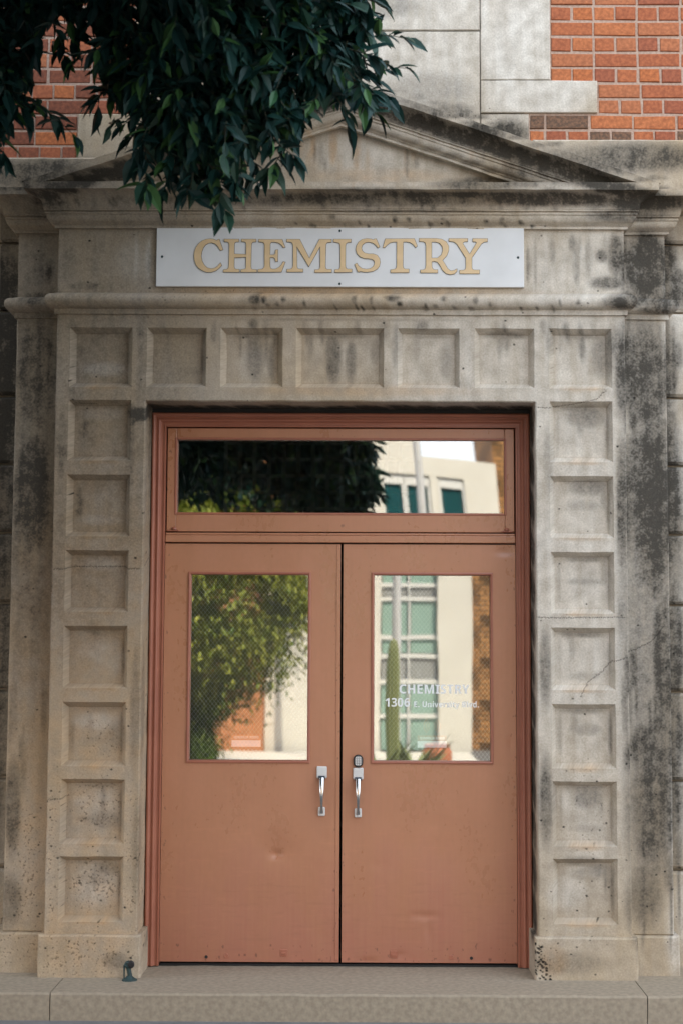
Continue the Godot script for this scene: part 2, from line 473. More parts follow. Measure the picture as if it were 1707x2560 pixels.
	# 1 pale washed stone and lime runs
	for b in [[1.48, 3.52, -0.1, 0.035, 0.18, 1.0], [1.75, 3.3, -0.3, 0.1, 0.5, 0.95], [1.75, 2.5, -0.3, 0.1, 0.45, 0.95], [1.75, 1.7, -0.3, 0.1, 0.5, 0.7], [1.75, 0.9, -0.3, 0.1, 0.6, 0.7], [1.75, 0.3, -0.3, 0.1, 0.3, 0.6], [1.45, 1.4, -0.1, 0.06, 0.18, 0.4], [1.44, 2.55, -0.1, 0.04, 0.05, 0.75], [1.31, 2.7, 0.0, 0.025, 0.13, 0.9], [1.17, 2.6, 0.0, 0.14, 0.1, 0.4], [1.17, 2.22, 0.0, 0.15, 0.09, 0.5], [1.18, 1.92, 0.0, 0.15, 0.12, 0.5], [1.2, 1.6, 0.0, 0.14, 0.14, 0.35], [1.12, 0.83, 0.0, 0.12, 0.1, 0.5], [1.1, 0.4, 0.0, 0.14, 0.12, 0.5],
			[0.82, 2.98, 0.0, 0.15, 0.12, 0.55], [0.43, 2.95, 0.0, 0.12, 0.1, 0.3], [1.15, 3.0, 0.0, 0.1, 0.14, 0.35], [-0.45, 2.98, 0.0, 0.13, 0.14, 0.3], [-1.2, 0.42, 0.0, 0.14, 0.14, 0.6], [-1.18, 0.78, 0.0, 0.13, 0.14, 0.45], [-1.15, 1.52, 0.0, 0.12, 0.12, 0.35], [-1.15, 2.3, 0.0, 0.13, 0.12, 0.25],
			[-1.05, 3.52, 0.0, 0.12, 0.14, 0.35], [0.25, 4.1, -0.03, 0.5, 0.14, 0.55], [0.9, 5.0, -0.25, 0.22, 0.5, 0.85], [1.03, 4.45, -0.25, 0.34, 0.1, 0.8], [0.3, 4.7, -0.25, 0.5, 0.14, 0.5], [0.4, 5.1, -0.25, 0.4, 0.3, 0.5], [-1.2, 4.45, -0.25, 0.3, 0.1, 0.6]]:
		blot(b[0], b[1], b[2], b[3], b[4], b[5], 1)
	for x in [0.97, 1.02, 1.08, 1.11, 1.16, 1.2, -0.97, -1.03, 0.7]:
		blot(x, 3.53, 0.0, rng.randf_range(0.012, 0.022), rng.randf_range(0.12, 0.2), rng.randf_range(0.5, 0.9), 1)
	for b in [[1.2, 2.4, 0.0, 0.7, 2.4, 0.72], [0.7, 3.05, 0.0, 0.9, 0.5, 0.55], [1.15, 3.5, 0.0, 0.4, 0.25, 0.6], [0.35, 4.95, -0.25, 1.1, 0.9, 0.8], [1.0, 4.7, -0.25, 0.5, 0.6, 0.95], [0.3, 4.08, -0.03, 0.7, 0.25, 0.6]]:  # broad pale washes; on the right they also carry its brighter light
		blot(b[0], b[1], b[2], b[3], b[4], b[5], 1)
	for b in [[-1.35, 2.7, 0.0, 1.0, 1.9, 0.43], [-1.55, 2.6, -0.1, 0.3, 2.1, 0.52], [0.0, 3.8, 0.1, 1.9, 0.055, 0.6], [-1.1, 3.75, 0.08, 0.7, 0.3, 0.36], [-1.5, 3.8, 0.05, 0.4, 0.2, 0.5]]:  # broad patina; weaker light at left and under the cornice painted in
		blot(b[0], b[1], b[2], b[3], b[4], b[5], 0)
	# 2 ochre soil on ledges
	for y in [2.867, 2.499, 2.122, 1.75, 1.377, 0.998, 0.625, 0.254]:
		blot(-1.19, y + 0.008, -0.01, 0.15, 0.016, 0.75, 2)
		blot(1.19, y + 0.008, -0.01, 0.15, 0.016, 0.55, 2)
	for b in [[0.0, 3.36, 0.0, 1.3, 0.03, 0.45], [-0.35, 3.36, 0.0, 0.12, 0.03, 0.8], [0.1, 2.86, 0.0, 0.8, 0.04, 0.35], [-0.05, 4.12, -0.03, 0.03, 0.14, 0.75], [0.07, 4.1, -0.03, 0.025, 0.16, 0.7], [-0.15, 4.13, -0.03, 0.02, 0.12, 0.6], [0.2, 3.97, -0.03, 0.5, 0.05, 0.4], [-1.2, 1.4, 0.0, 0.6, 1.9, 0.4], [-1.5, 1.2, -0.1, 0.3, 1.6, 0.4], [-1.2, 0.25, 0.0, 0.35, 0.4, 0.45], [1.02, 0.1, 0.03, 0.1, 0.1, 0.6], [0.95, 3.8, 0.1, 0.5, 0.04, 0.4]]:
		blot(b[0], b[1], b[2], b[3], b[4], b[5], 2)
	# 3 pitted, weathered-out stone
	for b in [[-1.2, 0.42, 0.0, 0.2, 0.18, 1.0], [-1.22, 0.12, 0.0, 0.3, 0.16, 0.9], [-1.2, 0.8, 0.0, 0.2, 0.22, 0.75], [-1.0, 0.5, 0.0, 0.06, 0.6, 0.65], [-1.38, 0.6, 0.0, 0.06, 0.6, 0.7], [-1.54, 0.5, -0.1, 0.12, 0.5, 0.85], [-1.18, 1.13, 0.0, 0.14, 0.14, 0.6], [1.0, 0.1, 0.03, 0.07, 0.1, 1.3], [1.2, 0.8, 0.0, 0.15, 0.3, 0.4], [-0.5, 3.35, 0.0, 0.5, 0.05, 0.4], [0.7, 4.32, -0.25, 0.3, 0.12, 0.6], [-1.7, 0.1, 0.0, 0.3, 0.12, 0.9]]:
		blot(b[0], b[1], b[2], b[3], b[4], b[5], 3)
	var low := noise_bytes(0.006, 3, TW, TH, 3)
	var mid := noise_bytes(0.03, 4, TW, TH, 5)
	var fine := noise_bytes(0.22, 5, TW, TH, 3)
	var runs := noise_bytes(0.05, 6, TW, TH / 14, 3)
	var pits := noise_bytes(0.17, 7, TW, TH, 2)
	var small := noise_bytes(0.09, 8, TW, TH, 4)
	var D := field_bytes(0)
	var L := field_bytes(1)
	var O := field_bytes(2)
	var P := field_bytes(3)
	var px := PackedByteArray()
	px.resize(TW * TH * 3)
	var hb := PackedByteArray()
	hb.resize(TW * TH)
	var lut := PackedByteArray()
	lut.resize(1025)
	for i in 1025:
		lut[i] = int(Color(i / 1024.0, 0, 0).linear_to_srgb().r * 255.0 + 0.5)
	for y in TH:
		for x in TW:
			var i := y * TW + x
			var fl := low[i] / 255.0
			var fm := mid[i] / 255.0
			var ff := fine[i] / 255.0
			var fr := runs[i] / 255.0
			var fs := small[i] / 255.0
			var fp := pits[i] / 255.0
			var t := clampf(fl * 0.75 + fr * 0.35 - 0.05, 0.0, 1.0)
			var r := 0.425 + 0.04 * t
			var g := 0.332 + 0.07 * t
			var b := 0.216 + 0.105 * t
			var k := 0.72 + 0.36 * fm + 0.14 * ff + 0.1 * fr
			var l := L[i] / 255.0
			if l > 0.01:
				l = clampf(l * (0.6 + 0.4 * fr + 0.4 * (fm - 0.5)), 0.0, 1.0)
				r += (0.68 - r) * l
				g += (0.64 - g) * l
				b += (0.565 - b) * l
			var o := O[i] / 255.0
			if o > 0.01:
				o = clampf(o * (0.2 + 1.2 * fm), 0.0, 0.8)
				r += (0.46 - r) * o
				g += (0.285 - g) * o
				b += (0.14 - b) * o
			r *= k
			g *= k
			b *= k
			var d := D[i] / 255.0
			var q := d * 1.2 + ((fm - 0.5) * 0.7 + (fs - 0.5) * 0.4 + (fr - 0.5) * 0.5 + (ff - 0.5) * 0.6) * (0.3 + 0.75 * d)
			var dm := clampf((q - 0.1) / 1.0, 0.0, 1.0)
			dm *= 0.95 if d > 0.02 else 0.6
			if dm > 0.0:
				var kk := 0.8 + 0.5 * ff
				r += (0.045 * kk - r) * dm
				g += (0.040 * kk - g) * dm
				b += (0.032 * kk - b) * dm
			var p := P[i] / 255.0
			var hole := clampf((fp - 0.82 + 0.16 * p + 0.35 * (fm - 0.5) * p + 0.1 * (fs - 0.5)) / 0.1, 0.0, 1.0)
			if p < 0.05:
				hole = clampf((fp - 0.87) / 0.05, 0.0, 1.0) * 0.6
			var dd := 1.0 - 0.5 * hole
			r *= dd
			g *= dd
			b *= dd
			px[i * 3] = lut[int(clampf(r, 0.0, 1.0) * 1024.0)]
			px[i * 3 + 1] = lut[int(clampf(g, 0.0, 1.0) * 1024.0)]
			px[i * 3 + 2] = lut[int(clampf(b, 0.0, 1.0) * 1024.0)]
			hb[i] = int(clampf(0.62 + 0.16 * (ff - 0.5) + 0.2 * (fs - 0.5) * (0.3 + p) + 0.12 * (fm - 0.5) - 0.45 * hole, 0.0, 1.0) * 255.0)
	crack(px, hb, [Vector2(0.975, 2.775), Vector2(1.05, 2.77), Vector2(1.13, 2.785), Vector2(1.2, 2.8), Vector2(1.27, 2.815), Vector2(1.32, 2.86)], 0.003, 0.8)
	crack(px, hb, [Vector2(1.57, 1.66), Vector2(1.5, 1.58), Vector2(1.42, 1.54), Vector2(1.33, 1.515), Vector2(1.27, 1.45), Vector2(1.2, 1.4), Vector2(1.18, 1.34)], 0.003, 0.8)
	crack(px, hb, [Vector2(0.97, 1.735), Vector2(1.03, 1.73), Vector2(1.4, 1.735)], 0.003, 0.8)
	crack(px, hb, [Vector2(-1.33, 2.785), Vector2(-1.22, 2.78)], 0.003, 0.8)
	crack(px, hb, [Vector2(-1.41, 0.84), Vector2(-1.33, 0.842)], 0.003, 0.8)
	crack(px, hb, [Vector2(-1.41, 1.96), Vector2(-0.98, 1.965)], 0.003, 0.8)
	for i in 60:
		var t := rng.randf()
		speck(px, hb, 0.966 + 0.085 * rng.randf() * (1.0 - 0.6 * t) - 0.0136, 0.015 + 0.17 * t, rng.randf_range(0.002, 0.005), 0.33)
	for i in 420:
		var low_side := rng.randf()
		speck(px, hb, rng.randf_range(-1.64, 1.64), 3.6 * low_side * low_side + rng.randf_range(0.0, 0.3), rng.randf_range(0.0016, 0.0045), rng.randf_range(0.25, 0.6))
	var dirt_and_shade := Image.create_from_data(TW, TH, false, Image.FORMAT_RGB8, px)
	var relief := Image.create_from_data(TW, TH, false, Image.FORMAT_L8, hb)
	var m := StandardMaterial3D.new()
	m.resource_name = "weathered limestone"
	m.albedo_texture = ImageTexture.create_from_image(dirt_and_shade)
	m.roughness = 0.92
	m.metallic_specular = 0.3
	m.heightmap_enabled = true
	m.heightmap_texture = ImageTexture.create_from_image(relief)
	m.heightmap_scale = 0.35
	m.detail_enabled = true
	m.detail_blend_mode = BaseMaterial3D.BLEND_MODE_MUL
	m.detail_uv_layer = BaseMaterial3D.DETAIL_UV_2
	m.detail_albedo = noise_tex(0.16, Color(0.74, 0.73, 0.71), Color(1, 1, 1), 256, 3, 44)
	M.stone = m

# ---------------------------------------------------------------- materials
func make_materials():
	make_stone()
	var grain := noise_tex(0.2, Color(0.1, 0.1, 0.1), Color(0.9, 0.9, 0.9), 256, 4, 12)
	M.concrete = tri_mat(noise_tex(0.05, Color(0.23, 0.187, 0.133), Color(0.36, 0.298, 0.212), 512, 6, 21), 1.1, 0.85, grain, 0.12)
	M.pavement = tri_mat(noise_tex(0.02, Color(0.13, 0.128, 0.125), Color(0.19, 0.185, 0.18), 512, 5, 22), 0.5, 0.9)
	M.mortar = tri_mat(noise_tex(0.08, Color(0.34, 0.22, 0.16), Color(0.52, 0.39, 0.30), 256, 4, 23), 2.5, 0.95)
	M.bricks = []
	for c in [[0.42, 0.125, 0.045], [0.38, 0.11, 0.042], [0.46, 0.145, 0.05], [0.33, 0.095, 0.042], [0.42, 0.14, 0.055], [0.44, 0.13, 0.04]]:
		var lo := Color(c[0] * 0.62, c[1] * 0.6, c[2] * 0.62)
		var hi := Color(c[0] * 1.22, c[1] * 1.3, c[2] * 1.35)
		var bm := tri_mat(noise_tex(0.05, lo, hi, 256, 5, 30 + M.bricks.size()), 3.0, 0.9, grain, 0.25)
		M.bricks.append(bm)
	M.shaded_bricks = []  # left bricks only: the same red darkened, shade put into the colour
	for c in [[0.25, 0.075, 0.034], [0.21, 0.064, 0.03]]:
		M.shaded_bricks.append(tri_mat(noise_tex(0.05, Color(c[0] * 0.6, c[1] * 0.6, c[2] * 0.6), Color(c[0] * 1.3, c[1] * 1.3, c[2] * 1.3), 256, 5, 37 + M.shaded_bricks.size()), 3.0, 0.9, grain, 0.25))
	M.dark_brick = tri_mat(noise_tex(0.06, Color(0.07, 0.045, 0.03), Color(0.26, 0.13, 0.07), 256, 5, 41), 3.0, 0.92, grain, 0.25)
	M.brick_far = tri_mat(noise_tex(0.03, Color(0.28, 0.11, 0.05), Color(0.42, 0.17, 0.07), 256, 4, 42), 1.5, 0.9)
	# painted steel: brown coat over metal
	make_paint()
	M.frame_paint = tri_mat(noise_tex(0.02, Color(0.31, 0.108, 0.064), Color(0.39, 0.145, 0.085), 256, 5, 53), 0.9, 0.42)
	M.black = mat(0.008, 0.008, 0.009, 0.6)
	M.nickel = mat(0.62, 0.61, 0.59, 0.24, 1.0)
	M.satin = mat(0.66, 0.65, 0.62, 0.55, 0.25)
	M.keypad = mat(0.24, 0.235, 0.225, 0.5, 0.3)
	M.bronze = tri_mat(noise_tex(0.08, Color(0.008, 0.02, 0.02), Color(0.03, 0.07, 0.065), 128, 4, 54), 14.0, 0.55)
	M.sign = tri_mat(noise_tex(0.01, Color(0.60, 0.595, 0.57), Color(0.68, 0.675, 0.65), 256, 5, 55), 1.3, 0.6)
	M.gold = tri_mat(noise_tex(0.03, Color(0.60, 0.425, 0.225), Color(0.69, 0.50, 0.28), 128, 4, 56), 3.0, 0.55)
	M.ink = mat(0.05, 0.05, 0.045, 0.7)
	M.white_vinyl = mat(0.8, 0.81, 0.8, 0.6)
	M.tan_vinyl = mat(0.30, 0.12, 0.05, 0.6)
	M.wire = mat(0.42, 0.44, 0.42, 0.5, 0.3)
	# half-mirrored glazing: part of the light is reflected, the rest goes through to the dark hall
	var white := Image.create(4, 4, false, Image.FORMAT_RGBA8)
	white.fill(Color.WHITE)
	var g := StandardMaterial3D.new()
	g.resource_name = "reflective glazing"
	g.albedo_texture = ImageTexture.create_from_image(white)
	g.albedo_color = Color(0.97, 0.97, 0.96, 0.37)
	g.transparency = BaseMaterial3D.TRANSPARENCY_ALPHA
	g.metallic = 1.0
	g.roughness = 0.012
	g.heightmap_enabled = true
	g.heightmap_texture = noise_tex(0.012, Color.BLACK, Color.WHITE, 256, 2, 99)
	g.heightmap_scale = 0.012
	g.uv1_scale = Vector3(2.0, 2.8, 1.0)
	M.glass = g
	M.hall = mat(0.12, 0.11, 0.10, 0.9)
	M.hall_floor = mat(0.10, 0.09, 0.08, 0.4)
	M.bark = tri_mat(noise_tex(0.05, Color(0.05, 0.04, 0.03), Color(0.15, 0.12, 0.09), 256, 5, 61), 3.0, 0.95)
	M.twig = mat(0.045, 0.05, 0.03, 0.8)
	var lf := StandardMaterial3D.new()
	lf.resource_name = "leaf"
	lf.albedo_color = Color.WHITE
	lf.vertex_color_use_as_albedo = true
	lf.roughness = 0.5
	lf.metallic_specular = 0.4
	lf.backlight_enabled = true
	lf.backlight = Color(0.14, 0.2, 0.12)
	M.leaf = lf
	M.leaves = []
	for c in [[0.014, 0.060, 0.049], [0.009, 0.044, 0.040], [0.017, 0.072, 0.050], [0.03, 0.11, 0.045]]:
		var one := mat(c[0], c[1], c[2], 0.5)
		one.metallic_specular = 0.4
		one.backlight_enabled = true
		one.backlight = Color(0.14, 0.2, 0.12)
		M.leaves.append(one)
	M.cream = tri_mat(noise_tex(0.01, Color(0.70, 0.67, 0.59), Color(0.77, 0.74, 0.66), 256, 4, 71), 0.3, 0.85)
	M.white = mat(0.75, 0.75, 0.72, 0.6)
	M.teal_glass = mat(0.012, 0.075, 0.085, 0.2)
	M.green_glass = mat(0.30, 0.44, 0.38, 0.3)
	M.louver = mat(0.33, 0.34, 0.33, 0.6, 0.2)
	M.pole = mat(0.62, 0.62, 0.62, 0.5)
	M.cactus = tri_mat(noise_tex(0.05, Color(0.17, 0.21, 0.08), Color(0.32, 0.34, 0.15), 128, 3, 72), 4.0, 0.8)
	M.terracotta = mat(0.55, 0.19, 0.09, 0.8)

# ---------------------------------------------------------------- the stone doorway
const ROWS := [3.171, 2.805, 2.431, 2.055, 1.683, 1.311, 0.938, 0.568]
const ROWS_LOW := [2.869, 2.501, 2.124, 1.752, 1.379, 1.0, 0.627, 0.256]

func sunk_panel(parent: Node, x0: float, x1: float, y0: float, y1: float):
	var b := stone_mb(0.0016)
	var i := 0.024 + rng.randf_range(-0.002, 0.003)
	var dp := -0.042
	var o := [Vector3(x0, y0, 0), Vector3(x1, y0, 0), Vector3(x1, y1, 0), Vector3(x0, y1, 0)]
	var f := [Vector3(x0 + i, y0 + i, dp), Vector3(x1 - i, y0 + i, dp), Vector3(x1 - i, y1 - i, dp), Vector3(x0 + i, y1 - i, dp)]
	for k in 4:
		b.grid(o[k], o[(k + 1) % 4], f[(k + 1) % 4], f[k], 0.03)
	b.grid(f[0], f[1], f[2], f[3], 0.03)
	obj("panel", b, M.stone, parent)

# the front of a slab with rectangular holes where the sunk panels sit
func pierced(b: MB, xs: Array, ys: Array, holes: Array):
	for i in xs.size() - 1:
		for j in ys.size() - 1:
			var mid := Vector2((xs[i] + xs[i + 1]) / 2, (ys[j] + ys[j + 1]) / 2)
			var open := false
			for h in holes:
				if mid.x > h[0] and mid.x < h[1] and mid.y > h[2] and mid.y < h[3]:
					open = true
			if not open:
				b.grid(Vector3(xs[i], ys[j], 0), Vector3(xs[i + 1], ys[j], 0), Vector3(xs[i + 1], ys[j + 1], 0), Vector3(xs[i], ys[j + 1], 0), 0.03)

func arc(c: Vector2, r: Vector2, a0: float, a1: float, n: int) -> Array:
	var out := []
	for i in n + 1:
		var a := deg_to_rad(lerpf(a0, a1, float(i) / n))
		out.append(c + Vector2(cos(a) * r.x, sin(a) * r.y))
	return out

func make_doorway():
	var d := thing("stone_doorway", "weathered limestone door surround with sunk panels, cornice and pediment", "doorway")
	var ch := 0.006
	for s in [-1.0, 1.0]:
		var xa: float = -1.416 if s < 0 else 0.966
		var xb: float = -0.966 if s < 0 else 1.416
		var pa: float = -1.35 if s < 0 else 1.037
		var pb: float = -1.037 if s < 0 else 1.35
		var holes := []
		var ys := [0.2]
		for k in range(7, -1, -1):
			holes.append([pa, pb, ROWS_LOW[k], ROWS[k]])
			ys.append(ROWS_LOW[k])
			ys.append(ROWS[k])
		ys.append(3.24)
		var b := stone_mb()
		pierced(b, [xa + ch, pa, pb, xb - ch], ys, holes)
		for e in [[xa, 1.0], [xb, -1.0]]:
			var x: float = e[0]
			var w: float = e[1] * ch
			var zb := -0.32 if (s < 0) == (e[1] < 0) else -0.16
			var inner := zb < -0.3
			var ye := 2.8 if inner else 3.24
			var p := [Vector3(x, 0.2, -ch), Vector3(x + w, 0.2, 0), Vector3(x + w, ye, 0), Vector3(x, ye, -ch)]
			if inner:
				b.grid(Vector3(minf(x, x + w), 2.8, 0), Vector3(maxf(x, x + w), 2.8, 0), Vector3(maxf(x, x + w), 3.24, 0), Vector3(minf(x, x + w), 3.24, 0))
			var q := [Vector3(x, 0.2, zb), Vector3(x, 0.2, -ch), Vector3(x, 3.24, -ch), Vector3(x, 3.24, zb)]
			if e[1] > 0:
				b.grid(p[0], p[1], p[2], p[3]); b.grid(q[0], q[1], q[2], q[3])
			else:
				b.grid(p[1], p[0], p[3], p[2]); b.grid(q[1], q[0], q[3], q[2])
		var pil := obj("pilaster", b, M.stone, d)
		for h in holes:
			sunk_panel(pil, h[0], h[1], h[2], h[3])
		# its plinth, one step proud
		var pl := stone_mb(0.003)
		var xl := xa - 0.022
		var xr := xb + 0.022
		pl.block(xl, xr, -0.02, 0.2, 0.034, -0.3, 0.008, 0.03)
		obj("plinth", pl, M.stone, d)
		# backing pilaster and its plinth
		var bb := stone_mb()
		var ba: float = -1.64 if s < 0 else 1.416
		var be: float = -1.416 if s < 0 else 1.64
		bb.block(ba, be, 0.19, 3.7, -0.1, -0.34, 0.006, 0.04)
		obj("backing_pilaster", bb, M.stone, d)
		var bp := stone_mb(0.003)
		if s < 0:
			bp.block(-1.85, xl, -0.02, 0.19, -0.07, -0.34, 0.008, 0.03)
		else:
			bp.block(xr, 1.66, -0.02, 0.19, -0.07, -0.34, 0.008, 0.03)
		obj("plinth", bp, M.stone, d)
	# lintel
	var tops := [[-0.967, -0.667], [-0.597, -0.287], [-0.221, 0.217], [0.285, 0.592], [0.667, 0.966]]
	tops[0][0] = -0.9645
	tops[4][1] = 0.9645
	var lb := stone_mb()
	var lx := []
	var lh := []
	for t in tops:
		lx.append(t[0]); lx.append(t[1])
		lh.append([t[0], t[1], 2.87, 3.171])
	lx.push_front(-0.966); lx.push_back(0.966)
	pierced(lb, lx, [2.806, 2.87, 3.171, 3.24], lh)
	lb.grid(Vector3(-0.966, 2.8, -0.006), Vector3(0.966, 2.8, -0.006), Vector3(0.966, 2.806, 0), Vector3(-0.966, 2.806, 0))
	lb.grid(Vector3(-0.966, 2.8, -0.32), Vector3(0.966, 2.8, -0.32), Vector3(0.966, 2.8, -0.006), Vector3(-0.966, 2.8, -0.006))
	var lin := obj("lintel", lb, M.stone, d)
	for h in lh:
		sunk_panel(lin, h[0], h[1], h[2], h[3])
	# entablature round the breaks of the plan
	var plan := [Vector2(-1.64, -0.34), Vector2(-1.64, -0.1), Vector2(-1.416, -0.1), Vector2(-1.416, 0.0), Vector2(1.416, 0.0), Vector2(1.416, -0.1), Vector2(1.64, -0.1), Vector2(1.64, -0.34)]
	plan[3].y = 0.0
	var ar := [Vector2(-0.01, 3.234), Vector2(0.012, 3.238), Vector2(0.014, 3.262), Vector2(0.022, 3.266)]
	ar.append_array(arc(Vector2(0.022, 3.302), Vector2(0.034, 0.036), -80, 90, 8))
	ar.append(Vector2(-0.01, 3.352))
	var ab := stone_mb(0.0018)
	ab.sweep(ar, plan)
	obj("architrave", ab, M.stone, d)
	var fb := stone_mb(0.0016)
	fb.sweep([Vector2(0.0, 3.335), Vector2(0.0, 3.43), Vector2(0.0, 3.53), Vector2(0.0, 3.62), Vector2(0.0, 3.69)], plan)
	obj("frieze", fb, M.stone, d)
	var prof := [Vector2(-0.01, 3.674), Vector2(0.018, 3.674), Vector2(0.018, 3.687), Vector2(0.024, 3.69)]
	prof.append_array(arc(Vector2(0.024, 3.732), Vector2(0.03, 0.036), -80, 0, 5))
	prof.append_array([Vector2(0.060, 3.736), Vector2(0.060, 3.744), Vector2(0.055, 3.747), Vector2(0.055, 3.75), Vector2(0.065, 3.752), Vector2(0.065, 3.76)])
	prof.append_array(arc(Vector2(0.138, 3.762), Vector2(0.07, 0.072), 180, 92, 8))
	prof.append_array([Vector2(0.15, 3.836), Vector2(0.152, 3.872), Vector2(-0.02, 3.89)])
	var cb := stone_mb(0.0022)
	cb.sweep(prof, plan)
	obj("cornice", cb, M.stone, d)
	# pediment: the same mouldings on the slope
	var sl := 0.338
	for s in [-1.0, 1.0]:
		var rb := stone_mb(0.0025)
		var n := 44
		for e in prof.size() - 1:
			var a: Vector2 = prof[e]
			var b: Vector2 = prof[e + 1]
			var t := (b - a).normalized()
			var nn := Vector3(0, -t.x, t.y)
			nn = Vector3(sl * s * nn.y, nn.y, nn.z).normalized()
			for i in n:
				var x0 := 1.575 * i / n
				var x1 := 1.575 * (i + 1) / n
				var P := []
				for c in [[x0, a], [x1, a], [x1, b], [x0, b]]:
					var y: float = 4.402 - sl * c[0] + (c[1].y - 3.872)
					P.append(Vector3(s * c[0], maxf(y, 3.872), c[1].x - 0.003))
				if P[0].y <= 3.8721 and P[1].y <= 3.8721 and P[2].y <= 3.8721 and P[3].y <= 3.8721:
					continue
				if s > 0:
					rb.quad_n(P[0], P[1], P[2], P[3], nn, nn, nn, nn)
				else:
					rb.quad_n(P[1], P[0], P[3], P[2], nn, nn, nn, nn)
		# weathering slope back to the wall
		var top := [Vector3(0, 4.402, 0.149), Vector3(s * 1.575, 3.87, 0.149), Vector3(s * 1.575, 3.89, -0.3), Vector3(0, 4.42, -0.3)]
		if s > 0:
			rb.grid(top[0], top[1], top[2], top[3], 0.1)
		else:
			rb.grid(top[1], top[0], top[3], top[2], 0.1)
		obj("raking_cornice", rb, M.stone, d)
	var tb := stone_mb(0.002)
	for i in 40:
		var x0 := -1.5 + 3.0 * i / 40
		var x1 := -1.5 + 3.0 * (i + 1) / 40
		tb.grid(Vector3(x0, 3.86, -0.03), Vector3(x1, 3.86, -0.03), Vector3(x1, 4.36 - sl * absf(x1), -0.03), Vector3(x0, 4.36 - sl * absf(x0), -0.03), 0.08)
	obj("tympanum", tb, M.stone, d)

